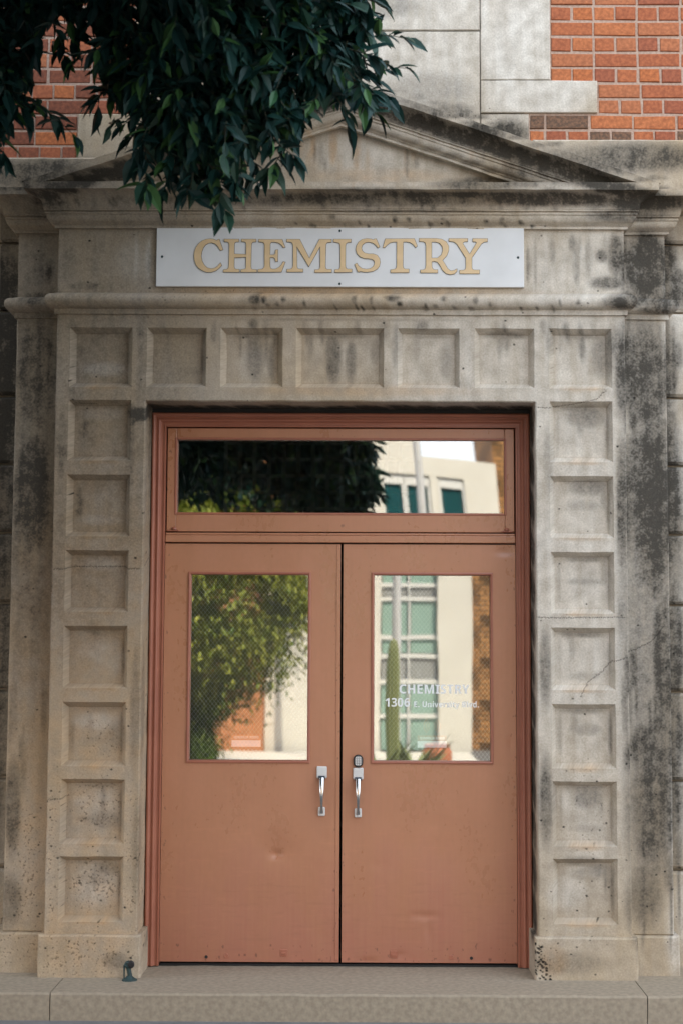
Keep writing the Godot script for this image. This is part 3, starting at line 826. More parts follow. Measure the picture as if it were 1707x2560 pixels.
# ---------------------------------------------------------------- brick building behind it
func make_building():
	var w := thing("brick_building", "red brick and pale stone front wall rising behind the pediment", "building")
	# ashlar at both sides of the doorway
	var joints := [-0.02, 0.473, 0.918, 1.363, 1.803, 2.165, 2.52, 2.875, 3.323, 3.683, 4.0]
	for s in [-1.0, 1.0]:
		for k in joints.size() - 1:
			for c in 2:
				var b := stone_mb(0.0022)
				var x0: float = 1.60 if c == 0 else 2.24
				var x1: float = 2.235 if c == 0 else 2.85
				var z := -0.3 + rng.randf_range(-0.003, 0.003)
				if s > 0:
					b.block(x0, x1, joints[k] + 0.006, joints[k + 1] - 0.006, z, -0.34, 0.014, 0.08)
				else:
					b.block(-x1, -x0, joints[k] + 0.006, joints[k + 1] - 0.006, z, -0.34, 0.014, 0.08)
				obj("ashlar_block", b, M.stone, w)
		var sc := stone_mb(0.0025)
		if s > 0:
			sc.block(0.982, 2.85, 3.86, 4.19, -0.14, -0.3, 0.01, 0.05)
		else:
			sc.block(-2.85, -0.8, 3.86, 4.09, -0.14, -0.3, 0.01, 0.05)
		obj("string_course", sc, M.stone, w)
	# pale stones of the bay over the door
	for r in [[-0.718, 0.718, 3.9, 4.807, 0.0], [-0.718, 0.718, 4.813, 5.5, 0.002], [0.722, 1.085, 4.545, 5.5, 0.004], [0.722, 1.33, 4.368, 4.541, 0.005], [0.722, 0.972, 3.9, 4.364, -0.004], [-1.085, -0.722, 4.361, 5.5, 0.004], [-1.378, -0.722, 4.09, 4.357, 0.005]]:
		var b := stone_mb(0.0014)
		b.block(r[0], r[1], r[2], r[3], -0.25 + r[4], -0.33, 0.004, 0.06)
		obj("stone_block", b, M.stone, w)
	# bricks in English bond, one mesh each
	var forms := {}
	for kind in ["stretcher", "header", "closer"]:
		forms[kind] = []
		for q in 4:
			var b := stone_mb(0.0028)
			var wd: float = {"stretcher": 0.216, "header": 0.103, "closer": 0.072}[kind]
			var off := Vector3(q * 3.1 + wd * 20.0, q * 1.7, 0)
			var f := MB.new(0.0, wob)
			f.block(-wd / 2, wd / 2, -0.0355, 0.0355, 0.0, -0.03, 0.005)
			for i in f.v.size():
				b.v.append(b.bend(f.v[i] + off) - off)
				b.n.append(f.n[i])
				b.uv.append(f.uv[i])
				b.uv2.append(f.uv2[i])
			forms[kind].append(b.mesh())
	var count := 0
	for s in [-1.0, 1.0]:
		for row in 15:
			var y: float = 4.236 + 0.0838 * row
			if s < 0:
				y -= 0.093
			var start := 0.98
			if s > 0:
				start = 0.98 if row < 2 else (1.338 if row < 4 else 1.093)
			else:
				start = 1.386 if row < 3 else 1.093
			var heads := row % 2 == 0
			var x := start
			var first := true
			while x < 1.93:
				var kind := "header" if heads else "stretcher"
				if first and (row == 1 and s > 0 or row % 4 == 0 and s < 0):
					kind = "closer"
				var wd: float = {"stretcher": 0.216, "header": 0.103, "closer": 0.072}[kind]
				if first and row == 0 and s > 0:
					kind = "closer"
					wd = 0.072
				first = false
				var m: Material = M.bricks[rng.randi() % 6]
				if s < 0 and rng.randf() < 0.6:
					m = M.shaded_bricks[rng.randi() % 2]  # darker share on the left stands in for shade
				if s > 0 and (row == 0 and rng.randf() < 0.6 or row == 1 and x < 1.15):
					m = M.dark_brick
				var at := Transform3D(Basis(Vector3(0, 0, 1), rng.randf_range(-0.006, 0.006)), Vector3(s * (x + wd / 2), y + rng.randf_range(-0.0015, 0.0015), -0.252 + rng.randf_range(-0.003, 0.003)))
				add_mesh("brick", forms[kind][rng.randi() % 4], m, w, at)
				count += 1
				x += wd + rng.randf_range(0.009, 0.014)
	var mb := MB.new()
	mb.box(Vector3(0.95, 4.19, -0.33), Vector3(2.4, 5.6, -0.2585))
	obj("mortar_bed", mb, M.mortar, w)
	var mb2 := MB.new()
	mb2.box(Vector3(-2.4, 4.1, -0.33), Vector3(-1.0, 5.6, -0.2585))
	obj("mortar_bed", mb2, M.mortar, w)
	# the body of the building, which keeps the sun off its front
	for r in [[-14.0, -2.4, -0.12, 11.0, -0.28], [2.4, 14.0, -0.12, 11.0, -0.28], [-2.398, 2.398, 5.55, 11.0, -0.28], [-2.398, -1.0, -0.12, 5.548, -0.336], [1.0, 2.398, -0.12, 5.548, -0.336], [-0.998, 0.998, 2.82, 5.548, -0.336]]:
		var b := MB.new()
		b.box(Vector3(r[0], r[2], -0.7), Vector3(r[1], r[3], r[4]))
		obj("wall", b, M.brick_far if r[4] > -0.3 else M.concrete, w)
	var rf := MB.new()
	rf.box(Vector3(-14.1, 11.004, -9.0), Vector3(14.1, 11.2, -0.2))
	obj("roof", rf, M.cream, w)

# ---------------------------------------------------------------- sign
func make_letters(parent: Node):
	# outlines in a drawing grid, turned to metres below; y runs down
	var shapes := {
		"C": [[Vector2(300, 95), Vector2(265, 80), Vector2(230, 76), Vector2(190, 82), Vector2(150, 98), Vector2(115, 128), Vector2(90, 165), Vector2(76, 205), Vector2(72, 250), Vector2(76, 295), Vector2(92, 340), Vector2(120, 376), Vector2(160, 402), Vector2(205, 417), Vector2(245, 416), Vector2(290, 402), Vector2(325, 375), Vector2(350, 347), Vector2(337, 322), Vector2(310, 355), Vector2(280, 375), Vector2(245, 382), Vector2(205, 372), Vector2(175, 345), Vector2(153, 305), Vector2(143, 255), Vector2(148, 210), Vector2(162, 170), Vector2(185, 138), Vector2(215, 120), Vector2(245, 116), Vector2(280, 125), Vector2(308, 150), Vector2(333, 195), Vector2(360, 187), Vector2(322, 80), Vector2(308, 84)], 470],
		"H": [[Vector2(373, 80), Vector2(518, 80), Vector2(518, 105), Vector2(490, 107), Vector2(477, 117), Vector2(474, 140), Vector2(474, 230), Vector2(594, 235), Vector2(594, 130), Vector2(588, 112), Vector2(575, 106), Vector2(547, 105), Vector2(547, 80), Vector2(690, 80), Vector2(690, 105), Vector2(660, 108), Vector2(648, 120), Vector2(645, 145), Vector2(642, 360), Vector2(646, 380), Vector2(660, 388), Vector2(700, 390), Vector2(700, 415), Vector2(543, 415), Vector2(543, 390), Vector2(580, 385), Vector2(592, 375), Vector2(594, 355), Vector2(594, 262), Vector2(474, 268), Vector2(474, 360), Vector2(478, 377), Vector2(490, 386), Vector2(526, 388), Vector2(526, 415), Vector2(368, 415), Vector2(368, 392), Vector2(400, 388), Vector2(418, 375), Vector2(422, 350), Vector2(424, 140), Vector2(418, 115), Vector2(405, 107), Vector2(373, 105)], 470],
		"E": [[Vector2(720, 82), Vector2(953, 82), Vector2(984, 160), Vector2(968, 165), Vector2(945, 135), Vector2(918, 115), Vector2(880, 108), Vector2(845, 110), Vector2(833, 125), Vector2(832, 240), Vector2(870, 238), Vector2(885, 228), Vector2(890, 188), Vector2(911, 186), Vector2(910, 305), Vector2(888, 307), Vector2(885, 280), Vector2(870, 264), Vector2(832, 265), Vector2(832, 350), Vector2(838, 375), Vector2(860, 384), Vector2(890, 382), Vector2(925, 365), Vector2(950, 340), Vector2(965, 306), Vector2(986, 312), Vector2(948, 412), Vector2(714, 414), Vector2(714, 388), Vector2(755, 384), Vector2(774, 370), Vector2(780, 345), Vector2(778, 140), Vector2(772, 118), Vector2(755, 108), Vector2(720, 107)], 470],
		"M": [[Vector2(1000, 80), Vector2(1130, 80), Vector2(1228, 275), Vector2(1328, 80), Vector2(1446, 80), Vector2(1446, 107), Vector2(1405, 112), Vector2(1392, 130), Vector2(1388, 360), Vector2(1394, 378), Vector2(1410, 386), Vector2(1450, 385), Vector2(1450, 414), Vector2(1284, 416), Vector2(1284, 390), Vector2(1325, 386), Vector2(1337, 370), Vector2(1336, 150), Vector2(1223, 355), Vector2(1100, 150), Vector2(1104, 355), Vector2(1108, 375), Vector2(1125, 382), Vector2(1164, 382), Vector2(1164, 410), Vector2(1004, 412), Vector2(1004, 386), Vector2(1040, 383), Vector2(1060, 370), Vector2(1066, 340), Vector2(1064, 140), Vector2(1056, 118), Vector2(1040, 107), Vector2(1000, 105)], 470],
		"I": [[Vector2(-18, 78), Vector2(154, 78), Vector2(154, 107), Vector2(120, 110), Vector2(104, 122), Vector2(98, 150), Vector2(98, 350), Vector2(104, 372), Vector2(120, 382), Vector2(163, 382), Vector2(163, 412), Vector2(-4, 415), Vector2(-4, 388), Vector2(35, 384), Vector2(46, 370), Vector2(50, 345), Vector2(48, 150), Vector2(44, 125), Vector2(30, 112), Vector2(-18, 105)], 840],
		"S": [[Vector2(383, 75), Vector2(405, 72), Vector2(440, 152), Vector2(423, 165), Vector2(400, 135), Vector2(370, 112), Vector2(330, 105), Vector2(295, 112), Vector2(268, 135), Vector2(258, 165), Vector2(265, 195), Vector2(290, 218), Vector2(330, 226), Vector2(375, 226), Vector2(415, 240), Vector2(440, 275), Vector2(446, 310), Vector2(438, 350), Vector2(415, 380), Vector2(375, 402), Vector2(320, 411), Vector2(280, 410), Vector2(245, 402), Vector2(238, 410), Vector2(222, 408), Vector2(192, 335), Vector2(212, 322), Vector2(230, 350), Vector2(265, 375), Vector2(310, 382), Vector2(350, 375), Vector2(380, 352), Vector2(392, 320), Vector2(385, 295), Vector2(365, 280), Vector2(330, 274), Vector2(285, 272), Vector2(245, 255), Vector2(215, 225), Vector2(203, 185), Vector2(208, 145), Vector2(230, 105), Vector2(265, 80), Vector2(310, 70), Vector2(355, 74), Vector2(380, 85)], 840],
		"T": [[Vector2(498, 72), Vector2(787, 70), Vector2(816, 145), Vector2(800, 160), Vector2(775, 128), Vector2(745, 108), Vector2(705, 102), Vector2(676, 103), Vector2(674, 345), Vector2(678, 370), Vector2(695, 380), Vector2(734, 380), Vector2(734, 414), Vector2(552, 416), Vector2(552, 388), Vector2(590, 382), Vector2(608, 370), Vector2(613, 340), Vector2(613, 103), Vector2(580, 104), Vector2(545, 112), Vector2(515, 135), Vector2(490, 162), Vector2(473, 160)], 840],
		"R": [[Vector2(838, 68), Vector2(1010, 68), Vector2(1060, 75), Vector2(1105, 100), Vector2(1130, 145), Vector2(1130, 190), Vector2(1112, 240), Vector2(1068, 290), Vector2(1095, 330), Vector2(1120, 375), Vector2(1150, 397), Vector2(1185, 392), Vector2(1214, 376), Vector2(1212, 400), Vector2(1190, 425), Vector2(1150, 434), Vector2(1105, 425), Vector2(1070, 390), Vector2(1045, 345), Vector2(1020, 308), Vector2(990, 300), Vector2(962, 302), Vector2(962, 350), Vector2(968, 372), Vector2(985, 386), Vector2(1020, 386), Vector2(1020, 416), Vector2(850, 416), Vector2(850, 390), Vector2(885, 386), Vector2(900, 370), Vector2(905, 340), Vector2(905, 140), Vector2(898, 112), Vector2(880, 100), Vector2(838, 97)], 840],
		"Y": [[Vector2(1135, 68), Vector2(1320, 68), Vector2(1320, 97), Vector2(1290, 99), Vector2(1272, 110), Vector2(1278, 128), Vector2(1340, 228), Vector2(1412, 110), Vector2(1402, 100), Vector2(1373, 98), Vector2(1373, 68), Vector2(1519, 68), Vector2(1519, 98), Vector2(1485, 102), Vector2(1460, 120), Vector2(1362, 262), Vector2(1362, 360), Vector2(1366, 378), Vector2(1385, 388), Vector2(1438, 388), Vector2(1438, 424), Vector2(1242, 424), Vector2(1242, 392), Vector2(1280, 390), Vector2(1298, 380), Vector2(1303, 355), Vector2(1303, 265), Vector2(1215, 125), Vector2(1190, 105), Vector2(1165, 98), Vector2(1135, 97)], 840]}
	var hole := PackedVector2Array([Vector2(960, 103), Vector2(1000, 102), Vector2(1040, 115), Vector2(1068, 150), Vector2(1072, 190), Vector2(1058, 235), Vector2(1020, 266), Vector2(960, 268)])
	for k in shapes:
		var outline := PackedVector2Array(shapes[k][0])
		var from: float = shapes[k][1]
		var letter: MeshInstance3D = null
		for layer in 2:
			var polys := [outline]
			var cut := hole
			if layer == 1:
				polys = Geometry2D.offset_polygon(outline, 3.6, Geometry2D.JOIN_MITER)
				var c := Geometry2D.offset_polygon(hole, -3.6, Geometry2D.JOIN_MITER)
				cut = c[0]
			if k == "R":
				# halves above and below the middle of the bowl, so that neither has a hole
				var halves := []
				for part in [PackedVector2Array([Vector2(800, 0), Vector2(1300, 0), Vector2(1300, 190), Vector2(800, 190)]), PackedVector2Array([Vector2(800, 190), Vector2(1300, 190), Vector2(1300, 500), Vector2(800, 500)])]:
					for q in Geometry2D.intersect_polygons(polys[0], part):
						halves.append_array(Geometry2D.clip_polygons(q, cut))
				polys = halves
			var b := MB.new()
			var z0 := 0.0
			var z1 := 0.004 if layer == 0 else 0.0022
			for poly in polys:
				var pts := []
				for p in poly:
					pts.append(Vector2((from + p.x * 0.2487 - 853.3) * 0.002005, 3.679 - (580.0 + p.y * 0.2487 - 569.0) * 0.002013))
				var ids := Geometry2D.triangulate_polygon(poly)
				for i in range(0, ids.size(), 3):
					var a := Vector3(pts[ids[i]].x, pts[ids[i]].y, z1)
					var c := Vector3(pts[ids[i + 1]].x, pts[ids[i + 1]].y, z1)
					var e := Vector3(pts[ids[i + 2]].x, pts[ids[i + 2]].y, z1)
					if (c - a).cross(e - a).z > 0:
						b.tri(a, c, e)
					else:
						b.tri(a, e, c)
				for i in pts.size():
					var p: Vector2 = pts[i]
					var q: Vector2 = pts[(i + 1) % pts.size()]
					b.quad(Vector3(q.x, q.y, z1), Vector3(p.x, p.y, z1), Vector3(p.x, p.y, z0), Vector3(q.x, q.y, z0))
			if layer == 0:
				letter = obj("letter", b, M.gold, parent)
				letter.position.z = 0.0185
			else:
				obj("outline", b, M.ink, letter)

func make_sign():
	var s := thing("sign_board", "white sign board with gold letters CHEMISTRY above the door", "sign")
	var b := MB.new()
	b.rbox(Vector3(-0.922, 3.376, 0.003), Vector3(0.914, 3.679, 0.018), 0.003)
	obj("board", b, M.sign, s)
	make_letters(s)
	for p in [Vector2(-0.893, 3.528), Vector2(0.884, 3.528), Vector2(-0.005, 3.662), Vector2(-0.005, 3.392)]:
		var q := MB.new()
		q.lathe(Vector3(p.x, p.y, 0.0175), [Vector2(0.0065, 0), Vector2(0.006, 0.0025), Vector2(0.003, 0.004), Vector2(0.0, 0.004)], 12, Vector3(0, 0, 1))
		obj("screw", q, M.bronze, s)

# ---------------------------------------------------------------- door frame, transom, doors
func make_frame():
	var f := thing("door_frame", "reddish brown moulded door frame set inside the stone opening", "door frame")
	# profile (inwards, forward) carried up, across and down
	var pr := [Vector2(0.0, -0.26), Vector2(0.0, -0.222), Vector2(0.004, -0.216), Vector2(0.01, -0.214), Vector2(0.016, -0.216), Vector2(0.02, -0.222), Vector2(0.02, -0.23), Vector2(0.027, -0.23), Vector2(0.03, -0.224), Vector2(0.036, -0.222), Vector2(0.042, -0.224), Vector2(0.046, -0.232), Vector2(0.05, -0.236), Vector2(0.06, -0.236), Vector2(0.063, -0.23), Vector2(0.07, -0.23), Vector2(0.071, -0.236), Vector2(0.071, -0.29)]
	for part in [["jamb", -1.0], ["jamb", 1.0], ["head", 0.0]]:
		var b := MB.new()
		for e in pr.size() - 1:
			var a: Vector2 = pr[e]
			var c: Vector2 = pr[e + 1]
			if part[1] == 0.0:
				b.quad(Vector3(-0.962 + c.x, 2.776 - c.x, c.y), Vector3(0.962 - c.x, 2.776 - c.x, c.y), Vector3(0.962 - a.x, 2.776 - a.x, a.y), Vector3(-0.962 + a.x, 2.776 - a.x, a.y))
			else:
				var s: float = part[1]
				var q := [Vector3(s * (0.962 - a.x), 0.004, a.y), Vector3(s * (0.962 - c.x), 0.004, c.y), Vector3(s * (0.962 - c.x), 2.776 - c.x, c.y), Vector3(s * (0.962 - a.x), 2.776 - a.x, a.y)]
				if s < 0:
					b.quad(q[0], q[1], q[2], q[3])
				else:
					b.quad(q[1], q[0], q[3], q[2])
		obj(part[0], b, M.frame_paint, f)
	var hb := MB.new()
	hb.box(Vector3(-0.966, 2.777, -0.33), Vector3(0.966, 2.81, -0.245))
	obj("packing", hb, M.black, f)
	# transom bar between the doors and the light above
	var tb := MB.new()
	tb.rbox(Vector3(-0.889, 2.113, -0.3), Vector3(0.889, 2.15, -0.236), 0.004)
	tb.rbox(Vector3(-0.888, 2.1505, -0.3), Vector3(0.888, 2.1625, -0.2415), 0.004)
	obj("transom_bar", tb, M.paint, f)
	var th := MB.new()
	th.rbox(Vector3(-0.89, -0.004, -0.4), Vector3(0.89, 0.012, -0.262), 0.004)
	obj("threshold", th, M.black, f)
	# the light over the doors
	var t := thing("transom_window", "wide transom window with dark reflective glass above the double doors", "window")
	var rails := [[-0.885, -0.838, 2.168, 2.7, "stile"], [0.838, 0.885, 2.168, 2.7, "stile"], [-0.8376, 0.8376, 2.168, 2.262, "bottom_rail"], [-0.8376, 0.8376, 2.645, 2.7, "top_rail"]]
	for r in rails:
		var b := MB.new()
		b.rbox(Vector3(r[0], r[2], -0.29), Vector3(r[1], r[3], -0.246), 0.003)
		obj(r[4], b, M.paint, t)
	var bead := MB.new()
	for r in [[-0.846, -0.834, 2.2545, 2.6525], [0.834, 0.846, 2.2545, 2.6525], [-0.8338, 0.8338, 2.2545, 2.2665], [-0.8338, 0.8338, 2.6405, 2.6525]]:
		bead.rbox(Vector3(r[0], r[2], -0.275), Vector3(r[1], r[3], -0.2425), 0.003)
	obj("glazing_bead", bead, M.frame_paint, t)
	var gl := MB.new()
	# an old sheet, slightly twisted in its rebate
	var tw := -0.009
	for i in 24:
		for j in 6:
			var P := []
			var N := []
			for c in [[i, j], [i + 1, j], [i + 1, j + 1], [i, j + 1]]:
				var x := lerpf(-0.837, 0.837, c[0] / 24.0)
				var y := lerpf(-0.1915, 0.1915, c[1] / 6.0)
				P.append(Vector3(x, y, tw * x * y))
				N.append(Vector3(-tw * y, -tw * x, 1).normalized())
			gl.quad_n(P[0], P[1], P[2], P[3], N[0], N[1], N[2], N[3])
	var pane := obj("pane", gl, M.glass, t)
	pane.position = Vector3(0, 2.4535, -0.2655)
	pane.rotation.y = -0.0115
	for s in [-1.0, 1.0]:
		var b := MB.new()
		b.rbox(Vector3(s * 0.85 - 0.03, 2.169, -0.25), Vector3(s * 0.85 + 0.03, 2.177, -0.238), 0.003)
		b.lathe(Vector3(s * 0.845, 2.178, -0.245), [Vector2(0.014, 0), Vector2(0.013, 0.008), Vector2(0.007, 0.014), Vector2(0, 0.015)], 14)
		obj("catch", b, M.frame_paint, t)

var dents := []

func door_z(x: float, y: float) -> float:
	var z := 0.0009 * wob.get_noise_2d(x * 9.0, y * 7.0) + 0.0004 * wob.get_noise_2d(x * 30.0 + 50.0, y * 30.0)
	for d in dents:
		var q := Vector2((x - d[0]) / d[2], (y - d[1]) / d[3]).length_squared()
		if q < 9.0:
			z -= d[4] * exp(-q)
	return z

func door_face(b: MB, x0: float, x1: float, y0: float, y1: float, z: float, step := 0.012):
	var nx := maxi(1, int(ceil((x1 - x0) / step)))
	var ny := maxi(1, int(ceil((y1 - y0) / step)))
	var e := 0.003
	var P := []
	var N := []
	for j in ny + 1:
		for i in nx + 1:
			var x := lerpf(x0, x1, float(i) / nx)
			var y := lerpf(y0, y1, float(j) / ny)
			P.append(Vector3(x, y, z + door_z(x, y)))
			N.append(Vector3(door_z(x - e, y) - door_z(x + e, y), door_z(x, y - e) - door_z(x, y + e), 2 * e).normalized())
	for j in ny:
		for i in nx:
			var k := j * (nx + 1) + i
			var l := k + nx + 1
			b.quad_n(P[k], P[k + 1], P[l + 1], P[l], N[k], N[k + 1], N[l + 1], N[l])

func text_part(text: String, font_bold: bool, x0: float, x1: float, base: float, cap: float, z: float, m: Material, parent: Node, called: String, mirrored := false):
	var f := SystemFont.new()
	f.font_names = PackedStringArray(["Droid Sans"])
	f.font_weight = 700 if font_bold else 400
	var t := TextMesh.new()
	t.text = text
	t.font = f
	t.font_size = 64
	t.pixel_size = 0.01
	t.depth = 0.02
	t.horizontal_alignment = HORIZONTAL_ALIGNMENT_LEFT
	var one := TextMesh.new()
	one.text = "H"
	one.font = f
	one.font_size = 64
	one.pixel_size = 0.01
	one.depth = 0.02
	var hb := one.get_aabb()
	var tb := t.get_aabb()
	var sx := (x1 - x0) / tb.size.x
	var sy := cap / hb.size.y
	var at := Transform3D(Basis(Vector3(-sx if mirrored else sx, 0, 0), Vector3(0, sy, 0), Vector3(0, 0, 0.03)), Vector3(0, 0, z))
	at.origin.x = (x1 + tb.position.x * sx) if mirrored else (x0 - tb.position.x * sx)
	at.origin.y = base - hb.position.y * sy
	# bake into a plain mesh of true size
	var src := t.get_mesh_arrays()
	var vs: PackedVector3Array = src[Mesh.ARRAY_VERTEX]
	var ns: PackedVector3Array = src[Mesh.ARRAY_NORMAL]
	var ids: PackedInt32Array = src[Mesh.ARRAY_INDEX]
	var b := MB.new()
	for i in range(0, ids.size(), 3):
		var order := [0, 2, 1] if mirrored else [0, 1, 2]
		for o in order:
			var p: Vector3 = at * vs[ids[i + o]]
			b.put(p, (at.basis * ns[ids[i + o]]).normalized())
	obj(called, b, m, parent)

func make_door(s: float):
	var x0: float = -0.889 if s < 0 else 0.0165
	var x1: float = 0.0035 if s < 0 else 0.889
	var y0 := 0.022
	var y1 := 2.106
	var z := -0.248
	var wx0: float = -0.766 if s < 0 else 0.163
	var wx1: float = -0.15 if s < 0 else 0.771
	var wy0 := 1.004
	var wy1 := 1.96
	var d := thing("door", "left door leaf with leafy tree reflected in its glass and pull handle only" if s < 0 else "right door leaf with white street address lettering and oval keypad lock", "door", Vector3.ZERO, "pair of copper brown doors")
	var b := MB.new()
	door_face(b, x0, x1, y0, wy0, z)
	door_face(b, x0, x1, wy1, y1, z)
	door_face(b, x0, wx0, wy0, wy1, z)
	door_face(b, wx1, x1, wy0, wy1, z)
	b.quad(Vector3(x0, y0, z - 0.045), Vector3(x0, y0, z), Vector3(x0, y1, z), Vector3(x0, y1, z - 0.045))
	b.quad(Vector3(x1, y0, z), Vector3(x1, y0, z - 0.045), Vector3(x1, y1, z - 0.045), Vector3(x1, y1, z))
	b.quad(Vector3(x0, y1, z), Vector3(x1, y1, z), Vector3(x1, y1, z - 0.045), Vector3(x0, y1, z - 0.045))
	b.quad(Vector3(x0, y0, z - 0.045), Vector3(x1, y0, z - 0.045), Vector3(x1, y0, z), Vector3(x0, y0, z))
	var zz := z - 0.045
	for r in [[x0, x1, y0, wy0], [x0, x1, wy1, y1], [x0, wx0, wy0, wy1], [wx1, x1, wy0, wy1]]:
		b.quad(Vector3(r[1], r[2], zz), Vector3(r[0], r[2], zz), Vector3(r[0], r[3], zz), Vector3(r[1], r[3], zz))
	obj("slab", b, M.paint, d)
	# stop moulding round the glass
	var g0 := 0.011
	var bead := MB.new()
	var prof := [Vector2(-0.004, z - 0.002), Vector2(-0.003, z + 0.006), Vector2(0.003, z + 0.008), Vector2(g0 - 0.002, z + 0.006), Vector2(g0, z), Vector2(g0 + 0.001, z - 0.03)]
	for e in prof.size() - 1:
		var a: Vector2 = prof[e]
		var c: Vector2 = prof[e + 1]
		var ra := [Vector3(wx0 + a.x, wy0 + a.x, a.y), Vector3(wx1 - a.x, wy0 + a.x, a.y), Vector3(wx1 - a.x, wy1 - a.x, a.y), Vector3(wx0 + a.x, wy1 - a.x, a.y)]
		var rc := [Vector3(wx0 + c.x, wy0 + c.x, c.y), Vector3(wx1 - c.x, wy0 + c.x, c.y), Vector3(wx1 - c.x, wy1 - c.x, c.y), Vector3(wx0 + c.x, wy1 - c.x, c.y)]
		for k in 4:
			bead.quad(ra[k], ra[(k + 1) % 4], rc[(k + 1) % 4], rc[k])
	obj("glazing_bead", bead, M.frame_paint, d)
	var gz := z - 0.022
	var gl := MB.new()
	gl.quad(Vector3(wx0 + 0.01, wy0 + 0.01, gz), Vector3(wx1 - 0.01, wy0 + 0.01, gz), Vector3(wx1 - 0.01, wy1 - 0.01, gz), Vector3(wx0 + 0.01, wy1 - 0.01, gz))
	var pane := obj("pane", gl, M.glass, d)
	# wired glass: two sets of crossing wires
	var wm := MB.new()
	var gw := wx1 - wx0 - 0.022
	var gh := wy1 - wy0 - 0.022
	var slope := 1.25
	for dir in [1.0, -1.0]:
		var k := -gh / slope
		while k < gw:
			# line x = k + y / slope from y = 0
			var ya := maxf(0.0, -k * slope)
			var yb := minf(gh, (gw - k) * slope)
			if yb - ya > 0.01:
				var xa := k + ya / slope
				var xb := k + yb / slope
				if dir < 0:
					xa = gw - xa
					xb = gw - xb
				var A := Vector3(wx0 + 0.011 + xa, wy0 + 0.011 + ya, gz + 0.0008)
				var B := Vector3(wx0 + 0.011 + xb, wy0 + 0.011 + yb, gz + 0.0008)
				var side := (B - A).normalized().cross(Vector3(0, 0, 1)) * 0.00045
				var up := Vector3(0, 0, 0.0006)
				wm.quad(A + side, B + side, B + up, A + up)
				wm.quad(A + up, B + up, B - side, A - side)
			k += 0.0205
	var wo := obj("wire_mesh", wm, M.wire, pane)
	wo.set_meta("kind", "stuff")
	# alarm sticker stuck to the inside of the glass, so its writing runs backwards
	var sx0: float = -0.543 if s < 0 else 0.393
	var sx1 := sx0 + 0.147
	var sz := gz - 0.003
	var st := MB.new()
	st.box(Vector3(sx0, 1.114, sz - 0.0006), Vector3(sx1, 1.141, sz))
	var sticker := obj("sticker", st, M.tan_vinyl, d)
	var lo := MB.new()
	lo.box(Vector3(sx0, 1.080, sz - 0.0006), Vector3(sx1, 1.113, sz))
	obj("white_band", lo, M.white_vinyl, sticker)
	text_part("DOOR ALARMED", true, sx0 + 0.012, sx1 - 0.012, 1.1215, 0.012, sz + 0.0006, M.white_vinyl, sticker, "lettering", true)
	var em := MB.new()
	var cx := sx0 + 0.073
	for ring in 3:
		for side in [-1.0, 1.0]:
			var r := 0.014 + ring * 0.012
			for i in 10:
				var a0 := deg_to_rad(-55 + 11 * i)
				var a1 := deg_to_rad(-55 + 11 * (i + 1))
				var c := Vector3(cx, 1.188, sz)
				var i0 := Vector3(side * cos(a0), sin(a0), 0)
				var i1 := Vector3(side * cos(a1), sin(a1), 0)
				em.quad(c + i0 * r, c + i0 * (r + 0.006), c + i1 * (r + 0.006), c + i1 * r)
	obj("emblem", em, M.tan_vinyl, sticker)
	# pull handle
	var hx: float = -0.086 if s < 0 else 0.0955
	var hy: float = 0.957 if s < 0 else 0.951
	var h := MB.new()
	h.rbox(Vector3(hx - 0.026, hy - 0.03, z - 0.001), Vector3(hx + 0.026, hy + 0.03, z + 0.012), 0.006)
	var plate := obj("pull_handle", h, M.satin, d)
	var foot := MB.new()
	foot.rbox(Vector3(hx - 0.0175, hy - 0.217, z - 0.001), Vector3(hx + 0.0175, hy - 0.172, z + 0.011), 0.005)
	obj("foot_plate", foot, M.satin, plate)
	var col := MB.new()
	col.rbox(Vector3(hx - 0.0165, hy - 0.034, z + 0.008), Vector3(hx + 0.0165, hy - 0.016, z + 0.03), 0.003)
	obj("collar", col, mat(0.05, 0.065, 0.09, 0.3, 0.6), plate)
	var pts := []
	var rad := []
	for i in 19:
		var t := i / 18.0
		pts.append(Vector3(hx, hy - 0.026 - 0.176 * t, z + 0.026 + 0.024 * sin(minf(t * 1.25, 1.0) * PI * 0.82) - 0.012 * t - 0.008 * ss(0.8, 1.0, t)))
		rad.append(lerpf(0.0135, 0.0068, ss(0.05, 0.8, t)) + 0.0025 * ss(0.85, 1.0, t))
	var grip := MB.new()
	grip.tube(pts, rad, 14, 0.55)
	obj("grip", grip, M.nickel, plate)
	if s > 0:
		var lk := MB.new()
		lk.rbox(Vector3(0.0715, 0.983, z - 0.001), Vector3(0.1195, 1.046, z + 0.013), 0.0225)
		var body := MB.new()
		for q in [[0.0242, 0.0315, 0.0, 0.012, 0], [0.0182, 0.0255, 0.012, 0.0165, 1]]:
			var mb := MB.new()
			var ringp := []
			for i in 36:
				var a := TAU * i / 36
				var p := Vector2(cos(a), sin(a))
				ringp.append(Vector2(0.0955 + p.x * q[0], 1.0145 + signf(p.y) * (q[1] - q[0]) + p.y * q[0]))
			for i in 36:
				var p: Vector2 = ringp[i]
				var w: Vector2 = ringp[(i + 1) % 36]
				mb.quad(Vector3(p.x, p.y, z + q[2]), Vector3(w.x, w.y, z + q[2]), Vector3(w.x, w.y, z + q[3]), Vector3(p.x, p.y, z + q[3]))
				mb.tri(Vector3(0.0955, 1.0145, z + q[3] + 0.001), Vector3(p.x, p.y, z + q[3]), Vector3(w.x, w.y, z + q[3]))
			if q[4] == 0:
				var lock := obj("keypad_lock", mb, M.black, d)
				texture_of.lock = lock
			else:
				obj("keypad", mb, M.keypad, texture_of.lock)
